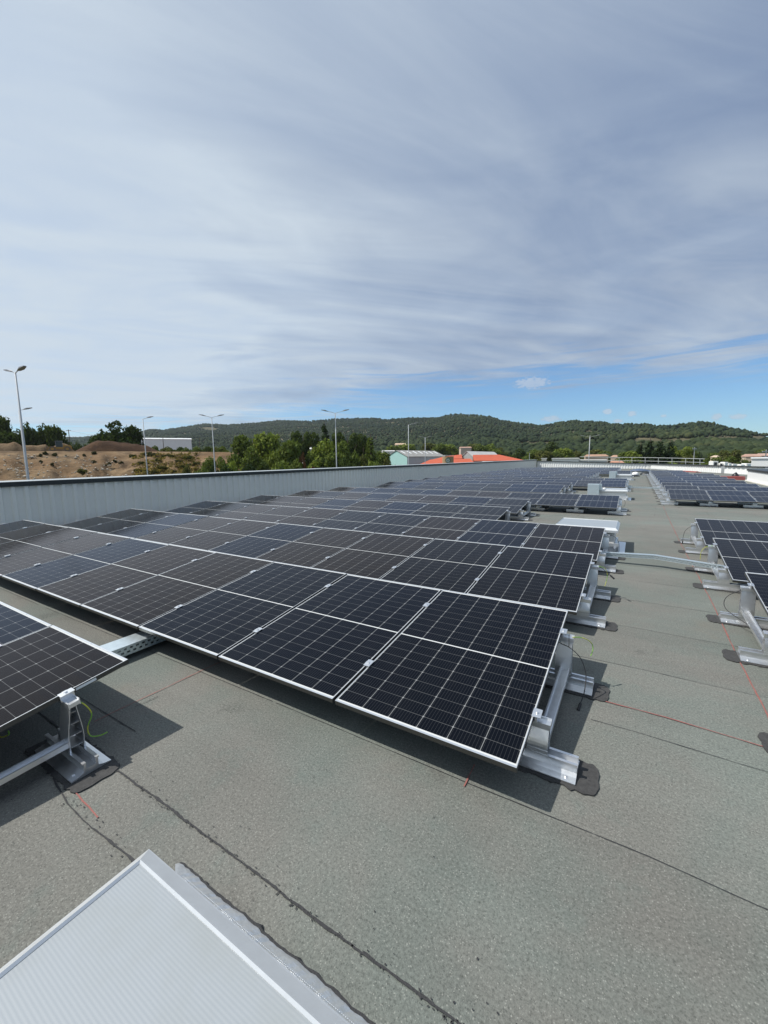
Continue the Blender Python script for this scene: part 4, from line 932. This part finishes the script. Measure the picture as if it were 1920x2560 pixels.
# mounting bracket: two feet, two posts, a tie rail and clamps
SF, SB_ = .41, 1.37
FOOT = [(-.100, .004), (.100, .004), (.100, .009), (.060, .016), (.036, .026), (.036, .070), (.042, .070), (.042, .077), (.024, .077), (.024, .040), (-.024, .040), (-.024, .077), (-.042, .077), (-.042, .070), (-.036, .070), (-.036, .026), (-.060, .016), (-.100, .009)]
def make_mount():
    t = thing('panel_bracket', 'x', 'panel bracket', (0, 0, 0))
    for s_ in (SF, SB_):
        yc = s_*CTt; zt = ZF+s_*STt-.034
        MB().prism([(y+yc, z+.006) for y, z in FOOT], -.27, .22, 'x').tube([(.17, yc-.07, .018), (.17, yc-.07, .026)], .008, 6).tube([(-.2, yc-.07, .018), (-.2, yc-.07, .026)], .008, 6).build('foot', 'alu', t)
        pad = MB(); nx = 14; x0, x1 = -.34, .32; nx = 40; r = random.Random(int(s_*100))
        lo = [(x0+(x1-x0)*k/nx, yc-.128+r.gauss(0, .005)) for k in range(nx+1)]; hi = [(x0+(x1-x0)*k/nx, yc+.118+r.gauss(0, .005)) for k in range(nx+1)]
        lo = lo[:-2]; hi = hi[:-2]; outl = lo+[(x1-.012+r.gauss(0, .004), yc-.118), (x1-.002, yc-.10), (x1+.004+r.gauss(0, .004), yc-.05), (x1+.002, yc), (x1+.006+r.gauss(0, .004), yc+.05), (x1-.008, yc+.095)]+hi[::-1]
        pad.prism(outl, .0007, .0085, 'z'); pad.build('pad', 'bitumen_pad', t)
        # hollow post, seen end-on as a narrow ladder
        z0 = .085; H = zt-.02-z0; p = MB()
        hwf = lambda q: .031+.010*sin(pi*min(1, q*1.15))*(1-q)-.019*q**2.0
        sidep = [(hwf(q), z0+H*q) for q in [k/8 for k in range(9)]]
        for sg in (-1, 1):
            p.ribbon([(yc+sg*a, z) for a, z in sidep], -.045, .068, 'x', .0032*(1 if sg < 0 else -1))
        nr = 4 if s_ > 1 else 2
        for k in range(nr):
            q = (k+.45)/nr; hw = hwf(q); p.box(-.044, .067, yc-hw+.004, yc+hw-.004, z0+H*q-.001, z0+H*q+.001)
        p.box(-.0455, .0685, yc-.040, yc-.0345, z0-.006, z0+.02).box(-.0455, .0685, yc+.0345, yc+.040, z0-.006, z0+.02)
        p.build('post', 'alu', t)
        # head rail and clamp
        hd = MB().box(-.045, .075, -.024, .024, -.058, -.034).box(-.045, .075, -.030, -.024, -.062, -.026).box(-.045, .075, .024, .030, -.062, -.026)
        hd.xform(lambda x, y, z: (x, s_*CTt+y*CTt-z*STt, ZF+s_*STt+y*STt+z*CTt)); ho = hd.build('head_rail', 'alu', t)
        cl = MB().box(-.006, .006, -.035, .035, -.034, .0045).box(-.024, .024, -.036, .036, .0046, .0085).box(-.024, -.006, -.012, .012, .0086, .0105)
        cl.tube([(0, 0, .008), (0, 0, .017)], .0075, 8)
        cl.xform(lambda x, y, z: (x, s_*CTt+y*CTt-z*STt, ZF+s_*STt+y*STt+z*CTt)); cl.build('clamp', 'alu', t)
    yb, yf = SB_*CTt, SF*CTt
    MB().prism([(-.034, 0), (.034, 0), (.034, .030), (.026, .030), (.026, .008), (-.026, .008), (-.026, .030), (-.034, .030)], 0, 1, 'y').xform(lambda x, y, z: (x+.025, yf+.03+(yb-yf-.06)*y, z+.080+.040*y)).build('tie_rail', 'alu', t)
    return t
proto_mount = make_mount(); first_mount = [True]
def mount(x, y, label, group, mirror=False):
    if first_mount[0]: o = proto_mount; first_mount[0] = False
    else: o = copy_tree(proto_mount)
    o.location = (x, y, 0); o['label'] = label; o['group'] = group
    if mirror: o.scale = (-1, 1, 1)
    return o
X0, Y0, PY = -.4137, 1.8823, 2.336
ROWS = {1: (0, 10), 2: (0, 10), 3: (0, 10), 4: (2, 10), 5: (2, 10), 6: (0, 10), 8: (2, 10), 9: (2, 10), 10: (0, 10), 11: (0, 10), 12: (2, 10), 13: (2, 10), 14: (2, 10), 15: (2, 10), 16: (2, 10), 17: (0, 10), 18: (1, 10), 19: (1, 10), 20: (1, 10), 21: (1, 10), 22: (1, 9)}
LGp = 'solar panels of the left array'; RGp = 'solar panels of the right array'
LM = 'panel brackets of the left array'; RM = 'panel brackets of the right array'
def tone_for(i, k):
    if i == 1: return {0: BLUE, 1: BLUE, 2: BLUE, 3: BROWN, 4: BROWN, 5: BLUE, 6: BROWN, 7: BROWN, 8: BROWN, 9: NEUT}[k]
    if i == 2: return {0: NEUT, 1: NEUT, 2: BROWN, 3: BROWN, 4: BLUE, 5: BROWN, 6: BROWN, 7: BLUE, 8: NEUT, 9: NEUT}[k]
    return random.choice([BLUE, BROWN, NEUT, BROWN]) if i < 7 else random.choice([BLUE, NEUT, NEUT])
NM = {id(BLUE): 'bluish', id(BROWN): 'brownish', id(NEUT): 'black'}
for ri, (i, (k0, k1)) in enumerate(ROWS.items()):
    y = Y0+(i-1)*PY; xr = X0+.0042*(i-1)
    rowname = ORD[ri]+' full left-hand row' if k0 == 0 else ORD[ri]+' left-hand row'
    rowname = ORD[ri]+' left-hand row'
    for k in range(k0, k1):
        tn = tone_for(i, k)
        panel(xr-PW/2-k*PITCHX, y, f'{NM[id(tn)]} solar panel, {ORD[k-k0]} from the aisle in the {rowname} behind the cut-off one', LGp, tn)
    for g in range(k0, k1+1):
        if i >= 10 and g > k0: continue
        if i >= 8 and g > 7: continue
        last = g == k1
        x = xr-g*PITCHX+(PITCHX-PW)/2
        if g == k0: lab = f'bright aluminium bracket at the aisle end of the {rowname} behind the cut-off one'
        elif last: lab = f'aluminium bracket at the parapet end of the {rowname} behind the cut-off one'
        else: lab = f'aluminium bracket between {ORD[g-k0-1]} and {ORD[g-k0]} panels from the aisle in the {rowname}'
        mount(x+(.004 if g == k0 else -.004 if last else 0), y, lab, LM, last)
# the row nearest the camera, cut off by the left edge
x0r = -2.746; y0r = 1.27-PL*CTt
for k in range(4):
    tn = (BROWN, BLUE, BROWN, NEUT)[k]
    pn = panel(x0r-PW/2-k*PITCHX, y0r, f'{NM[id(tn)]} solar panel, {ORD[k]} from the open end of the near cut-off row at left', LGp, tn)
    if k == 0:
        st = MB().box(PW/2+.0002, PW/2+.0014, 1.42, 1.53, -.024, -.008).build('label_sticker', 'white_plastic', pn)
for g in range(4):
    mount(x0r-g*PITCHX+(PITCHX-PW)/2, y0r, 'aluminium bracket with ladder-like post at the open end of the near cut-off row' if g == 0 else f'aluminium bracket between {ORD[g-1]} and {ORD[g]} panels of the near cut-off row', LM)
# right array: four rows near the aisle, then the long block
XR = 1.078
rrows = [(1.78, 3, 'first right-hand row, mostly outside the photo'), (4.03, 3, 'second right-hand row'), (6.29, 3, 'third right-hand row'), (8.59, 3, 'fourth right-hand row')]
for (y, n, nm) in rrows:
    for k in range(n if y > 2 else 1):
        tn = (NEUT, BLUE, NEUT)[k]
        panel(XR+PW/2+k*PITCHX, y, f'{NM[id(tn)]} solar panel, {ORD[k]} from the aisle in the {nm}', RGp, tn)
    for g in range(n):
        if y < 2 and g: continue
        lab = f'bright aluminium bracket at the aisle end of the {nm}' if g == 0 else f'aluminium bracket between {ORD[g-1]} and {ORD[g]} panels of the {nm}'
        mount(XR+g*PITCHX-(PITCHX-PW)/2, y, lab, RM, g == 0)
for j in range(11):
    y = 17.15+j*2.336; n = 3 if j < 8 else 2; nm = f'{ORD[j]} row of the far right-hand block'
    for k in range(n):
        tn = random.choice([BLUE, NEUT, BLUE])
        panel(XR+PW/2+k*PITCHX, y, f'{NM[id(tn)]} solar panel, {ORD[k]} from the aisle in the {nm}', RGp, tn)
    for g in range(n+1 if j < 3 else 1):
        lab = f'bright aluminium bracket at the aisle end of the {nm}' if g == 0 else f'aluminium bracket at panel gap {g} of the {nm}' if False else (f'aluminium bracket between {ORD[g-1]} and {ORD[g]} panels of the {nm}' if g < n else f'aluminium bracket at the outer end of the {nm}')
        mount(XR+g*PITCHX-(PITCHX-PW)/2, y, lab, RM, g == 0)

# ------------------------------------------------------------------ cables and trays
def curve(pts, n=8):
    out = []; pts = [np.array(p, float) for p in pts]
    for i in range(len(pts)-1):
        p0, p1, p2, p3 = pts[max(i-1, 0)], pts[i], pts[i+1], pts[min(i+2, len(pts)-1)]
        for k in range(n):
            t = k/n; out.append(.5*((2*p1)+(-p0+p2)*t+(2*p0-5*p1+4*p2-p3)*t*t+(-p0+3*p1-3*p2+p3)*t**3))
    return out+[pts[-1]]
def cable(name, label, pts, r, m_, plug=False, group=None):
    o = MB().tube(curve(pts), r, 7).build(name, m_, smooth=True); tag(o, label, 'cable', group)
    if plug:
        a, b_ = np.array(pts[-2], float), np.array(pts[-1], float); d = (b_-a)/np.linalg.norm(b_-a)
        MB().tube([b_, b_+d*.012, b_+d*.035, b_+d*.06, b_+d*.068], [.006, .0105, .0095, .011, .008], 9).build('plug', 'black', o)
    return o
yb = Y0+SB_*CTt
cable('power_cable', 'black cable with plug arching from the back post of the nearest full row', [(-.45, yb-.03, .345), (-.40, yb-.045, .335), (-.345, yb-.06, .325), (-.27, yb-.07, .27), (-.225, yb-.10, .17), (-.222, yb-.18, .075), (-.235, yb-.26, .03)], .0032, 'cable_black', True)
cable('power_cable', 'thin black tie upright on the clamp of the nearest full row', [(-.350, yb-.055, .325), (-.352, yb-.05, .37), (-.354, yb-.045, .425)], .0022, 'cable_black')
cable('earth_cable', 'green yellow earth cable at the back post of the nearest full row', [(-.335, yb, .385), (-.27, yb+.05, .375), (-.215, yb+.10, .33), (-.20, yb+.10, .28), (-.21, yb+.06, .24)], .003, 'earth')
y2 = Y0+PY+SB_*CTt
cable('earth_cable', 'green yellow earth cable with black sleeve at the end of the second left-hand row', [(X0+.09, y2-.01, .39), (X0+.16, y2, .37), (X0+.19, y2+.01, .30), (X0+.185, y2, .22), (X0+.17, y2-.02, .15)], .003, 'earth')
cable('power_cable', 'short black plug cable hanging at the end of the second left-hand row', [(X0+.10, y2, .385), (X0+.17, y2-.03, .345), (X0+.22, y2-.06, .31)], .0032, 'cable_black', True)
y3 = Y0+2*PY+SB_*CTt
cable('power_cable', 'black cable drooping at the end of the third left-hand row', [(X0+.05, y3, .385), (X0+.16, y3, .375), (X0+.235, y3-.01, .28), (X0+.25, y3-.02, .15), (X0+.24, y3-.02, .06)], .0032, 'cable_black')
y6 = Y0+5*PY+SB_*CTt
cable('power_cable', 'black cable loop at the end of the sixth left-hand row', [(X0+.05, y6, .37), (X0+.14, y6, .37), (X0+.19, y6, .28), (X0+.17, y6, .15), (X0+.08, y6, .10)], .004, 'cable_black')
yb0 = y0r+SB_*CTt
cable('earth_cable', 'green yellow earth cable hanging at the near cut-off row', [(x0r+.06, yb0+.03, .37), (x0r+.085, yb0+.06, .33), (x0r+.082, yb0+.085, .26), (x0r+.062, yb0+.065, .18), (x0r+.060, yb0+.075, .12), (x0r+.09, yb0+.11, .11), (x0r+.12, yb0+.14, .125)], .0034, 'earth')
cable('power_cable', 'end of a yellowish cable in the shade under the near cut-off row', [(x0r-.55, yb0-.2, .15), (x0r-.45, yb0-.2, .10), (x0r-.36, yb0-.18, .13), (x0r-.35, yb0-.18, .16)], .004, 'earth')
for (y, nm) in ((4.03, 'second'), (8.59, 'fourth')):
    ybr = y+SB_*CTt
    cable('power_cable', f'black cable curving down from the back post of the {nm} right-hand row', [(XR+.03, ybr, .345), (XR-.09, ybr-.02, .345), (XR-.20, ybr-.05, .27), (XR-.215, ybr-.10, .18), (XR-.15, ybr-.20, .13), (XR-.02, ybr-.42, .10), (XR+.05, ybr-.60, .15)] if nm == 'second' else
          [(XR+.03, ybr, .345), (XR-.08, ybr-.02, .34), (XR-.17, ybr-.05, .26), (XR-.20, ybr-.08, .15), (XR-.205, ybr-.10, .06)], .0035, 'cable_black', nm == 'fourth')
ybr = 6.29+SB_*CTt
cable('earth_cable', 'green yellow earth cable at the back post of the third right-hand row', [(XR-.03, ybr+.02, .385), (XR-.11, ybr+.03, .36), (XR-.16, ybr+.03, .28), (XR-.165, ybr+.03, .16)], .003, 'earth')
def tray(name, label, p0, pm, p1, wd, ht, lid):
    """perforated cable tray with slots in its sides, made of short lengths"""
    t = thing(name, label, 'cable tray', p0); pts = [np.array(p, float)-np.array(p0) for p in (p0, pm, p1)]
    sm = MB(); lm = MB()
    for a, b_ in zip(pts[:-1], pts[1:]):
        d = b_-a; l = np.linalg.norm(d); d = d/l; nrm = np.array([-d[1], d[0], 0]); nrm /= np.linalg.norm(nrm); up = np.array([0, 0, 1.])
        def bx(s0, s1, n0, n1, z0, z1, m_):
            V = [a+d*s_+nrm*q+up*z for z in (z0, z1) for (s_, q) in ((s0, n0), (s1, n0), (s1, n1), (s0, n1))]
            m_.add(V, [(0, 3, 2, 1), (4, 5, 6, 7), (0, 1, 5, 4), (1, 2, 6, 5), (2, 3, 7, 6), (3, 0, 4, 7)])
        for sd in (-wd/2, wd/2-.0015):
            bx(0, l, sd, sd+.0015, 0, ht*.22, sm); bx(0, l, sd, sd+.0015, ht*.42, ht*.60, sm); bx(0, l, sd, sd+.0015, ht*.80, ht, sm)
            n = max(2, int(l/.05))
            for k in range(n):
                bx(l*k/n, l*k/n+.026, sd, sd+.0014, ht*.22, ht*.42, sm); bx(l*(k+.5)/n, min(l, l*(k+.5)/n+.026), sd, sd+.0014, ht*.60, ht*.80, sm)
        bx(0, l, -wd/2, wd/2, -.0015, 0, sm)
        bx(0, l, -wd/2-.003, wd/2+.003, ht, ht+.0015, lm)
        bx(0, l, -wd/2-.003, -wd/2-.0015, ht*.86, ht, lm); bx(0, l, wd/2+.0015, wd/2+.003, ht*.86, ht, lm)
    sm.build('channel', 'galv', t); lm.build('lid', 'galv', t)
    return t
tray('cable_tray', 'wide galvanised cable tray with slotted sides between the near cut-off row and the next row', (-3.84, 1.02, .045), (-3.84, 1.6, .045), (-3.84, 2.9, .045), .20, .085, True)
tray('cable_tray', 'long thin galvanised cable tray crossing the aisle between the arrays', (-.55, 7.53, .095), (.33, 7.56, .13), (1.35, 7.33, .095), .07, .06, True)
tray('cable_tray', 'distant thin cable tray crossing the aisle far behind', (-.45, 24.1, .12), (.3, 24.1, .12), (1.2, 23.9, .12), .07, .06, True)

# ------------------------------------------------------------------ skylights
def skylight(label, x0, x1, y0, y1, zt, fw_, near=False, motor=False, name='skylight'):
    t = thing(name, label, 'skylight', ((x0+x1)/2, (y0+y1)/2, 0)); a, b_ = (x1-x0)/2, (y1-y0)/2
    MB().box(-a+.06, a-.06, -b_+.06, b_-.06, .004, zt-.075).build('upstand', 'foil' if near else 'white_sheet', t)
    f = MB()                                              # mitred frame: outer drop, sloping top, inner lip
    prof = [(0, -.085), (0, -.042), (.006, -.038), (fw_*.80, -.002), (fw_*.90, .003), (fw_, -.004), (fw_, -.03), (.03, -.085)]
    cor = [(-a, -b_), (a, -b_), (a, b_), (-a, b_)]; sx = [(1, 1), (-1, 1), (-1, -1), (1, -1)]
    rings = [[(cor[i][0]+sx[i][0]*d_, cor[i][1]+sx[i][1]*d_, zt+z) for d_, z in prof] for i in range(4)]; n = len(prof)
    for i in range(4):
        j = (i+1) % 4; f.add(rings[i]+rings[j], [(k, n+k, n+(k+1) % n, (k+1) % n) for k in range(n)])
    f.build('frame', 'skylight_frame', t)
    MB().box(-a+fw_-.004, a-fw_+.004, -b_+fw_-.004, b_-fw_+.004, zt-.030, zt-.006).build('glazing', 'poly', t)
    return t, a, b_
t, a, b_ = skylight('near skylight with ribbed translucent sheet and silver frame in the bottom left corner', -1.466, -.33, -.55, .686, .350, .066, True)
fl = MB(); r = random.Random(8); n = 60                      # foil flashing along the far side
xs = [-a-.12+(2*a+.14)*k/n for k in range(n+1)]
yo = [b_+.176+r.uniform(-.0025, .0025)+.003*sin(k*.4) for k in range(n+1)]
V = []
for k in range(n+1):
    V += [(max(xs[k], -a+.07), b_-.062, .272), (max(xs[k], -a-.01), b_+.085+r.uniform(-.002, .002), .100+r.uniform(-.003, .003)), (max(xs[k], -a-.03), b_+.100, .070), (xs[k], yo[k]-.02, .030+r.uniform(-.003, .003)), (xs[k], yo[k], .014)]
fl.add(V, [(5*k+m_, 5*k+5+m_, 5*k+6+m_, 5*k+1+m_) for k in range(n) for m_ in range(4)])
fl.build('flashing', 'foil', t)
stc = MB(); r2 = random.Random(12)                       # stitched reinforcing thread showing through the foil
for k in range(150):
    x = -a-.02+(2*a)*k/150; stc.box(x, x+.004, b_+.126, b_+.1275, .0545, .0558)
stc.build('stitching', 'foil', t)
bd = MB(); V = []
for k in range(n+1): V += [(xs[k], yo[k]-.01, .018), (xs[k], yo[k]+.003+abs(r.gauss(0, .0025)), .016), (xs[k], yo[k]+.006+abs(r.gauss(0, .0045)), .0052)]
bd.add(V, [(3*k+m_, 3*k+3+m_, 3*k+4+m_, 3*k+1+m_) for k in range(n) for m_ in range(2)]); bd.build('sealant', 'bitumen', t)
def far_sky(label, x0, x1, y0, y1, zt, motor):
    t, a, b_ = skylight(label, x0, x1, y0, y1, zt, .05)
    f = MB().prism([(-b_+.02, .16), (-b_+.055, .16), (-b_+.055, .012), (-b_-.14, .012), (-b_-.14, .006), (-b_+.02, .006)], -a-.02, a+.02, 'x')
    f.prism([(a-.055, .10), (a-.02, .10), (a-.005, .016), (a+.12, .012), (a+.12, .006), (a-.055, .006)], -b_-.13, b_, 'y'); f.build('flashing', 'foil', t)
    if motor:
        MB().box(-a-.32, -a+.10, -b_-.18, -b_+.10, .05, zt+.22).build('motor_box', 'galv', t, bevel=.01); MB().box(-a+.10, -a+.18, -b_-.05, -b_+.05, zt-.02, zt+.22).build('hinge_post', 'galv', t)
    return t
far_sky('white framed skylight beside the aisle behind the third left-hand row', -1.30, -.205, 8.36, 9.42, .44, False)
s2 = far_sky('skylight with a grey motor box behind the sixth left-hand row', -1.30, -.205, 18.6, 19.7, .40, True)
far_sky('farthest small skylight with a grey motor box near the end of the aisle', -1.30, -.205, 34.0, 35.1, .40, True)
MB().tube([(-.55, 18.9-19.15, .40), (-.55, 18.9-19.15, .47)], [.07, .05], 12).build('vent_cap', 'white_plastic', s2); MB().tube([(-.28, 18.9-19.15, .40), (-.28, 18.9-19.15, .46)], [.06, .045], 12).build('vent_cap', 'white_plastic', s2)

# ------------------------------------------------------------------ loose materials at the far end
def lump(name, label, cat, x, y, sx_, sy_, sz_, m_, seed):
    v, f = ico(3); v = v.copy(); v *= (1+.22*vnoise(v[:, 0]*2.4, v[:, 1]*2.4+v[:, 2]*2, seed))[:, None]; v[:, 2] = np.maximum(v[:, 2], -.1)
    o = MB().add([(p[0]*sx_, p[1]*sy_, (p[2]+.1)*sz_) for p in v], [tuple(q) for q in f]).build(name, m_, loc=(x, y, .004), smooth=True); return tag(o, label, cat)
lump('tarpaulin', 'crumpled dark blue tarpaulin heap by the far parapet', 'tarpaulin', 0.45, 52.5, .95, .6, .30, 'blue_tarp', 3)
lump('tarpaulin', 'small dark tarpaulin roll right of the blue heap', 'tarpaulin', 1.5, 52, .5, .4, .14, 'blue_tarp', 5)
lump('bag', 'white bag lying at the far end of the aisle', 'bag', -.02, 42.5, .28, .25, .28, 'white_plastic', 7)
lump('cable_heap', 'dark heap of cables left at the far end of the aisle', 'cable heap', -.1, 40.6, .45, .5, .12, 'black', 9)
lump('cable_heap', 'dark heap of straps right of the white bag', 'cable heap', .75, 43.6, .4, .5, .3, 'cap_dark', 11)
def bars(name, label, cat, x, y, z, L_, n, m_, rz, sep=.12, th=.05):
    t = MB()
    for k in range(n): t.box(-L_/2+random.uniform(-.1, .1), L_/2+random.uniform(-.1, .1), (k % 4)*sep, (k % 4)*sep+th*1.5, (k//4)*th*1.2, (k//4)*th*1.2+th)
    o = t.build(name, m_, loc=(x, y, z)); o.rotation_euler = (0, 0, rz); return tag(o, label, cat)
bars('barrier_stack', 'stack of red barriers beside the low white box', 'barriers', 5.55, 36.3, .006, 1.5, 12, 'red', .05, .14, .07)
bars('profile_bundle', 'bundle of dark profiles lying behind the stack of red barriers', 'profiles', 5.6, 38.5, .006, 1.1, 8, 'cap_dark', .2)
bars('profile_bundle', 'long bundle of pinkish battens at the foot of the far parapet', 'battens', 4.4, 52.2, .006, 3.4, 6, 'red', -1.15)
bars('profile_bundle', 'bundle of pale profiles at the foot of the far parapet', 'profiles', 2.2, 58.5, .006, 4.0, 6, 'alu', -1.2)
bars('profile_bundle', 'bundle of aluminium rails lying at the end of the aisle', 'profiles', 1.1, 44, .006, 3.5, 6, 'alu', 1.45)
lump('tool_bag', 'black tool bag between the red barriers and the low white box', 'bag', 6.0, 37.4, .22, .3, .45, 'black', 13)
bars('profile_bundle', 'short stack of grey sheets beside the low white box', 'profiles', 5.3, 26.0, .006, 1.2, 5, 'galv', .4)
pb = MB().box(-.55, .55, -.20, .20, 0, .02).build('metal_sheet', 'white_sheet', loc=(4.95, 15.2, .006)); pb.rotation_euler = (0, 0, .15); tag(pb, 'flat white metal sheet lying right of the far right-hand block', 'metal sheet')

# ------------------------------------------------------------------ air between here and the hills
hm = bpy.data.materials.new('hazy_air'); hm.use_nodes = True; ht = NT(hm.node_tree); ht.n.remove(ht.n['Principled BSDF'])
pv = ht.node('ShaderNodeVolumePrincipled'); pv.inputs['Color'].default_value = (.80, .88, 1.0, 1); pv.inputs['Density'].default_value = .00005; pv.inputs['Anisotropy'].default_value = .3
ht.l.new(pv.outputs[0], ht.n['Material Output'].inputs['Volume'])
tag(MB().box(-6500, 6500, -6500, 6500, -60, 420).build('haze', hm), kind='stuff')
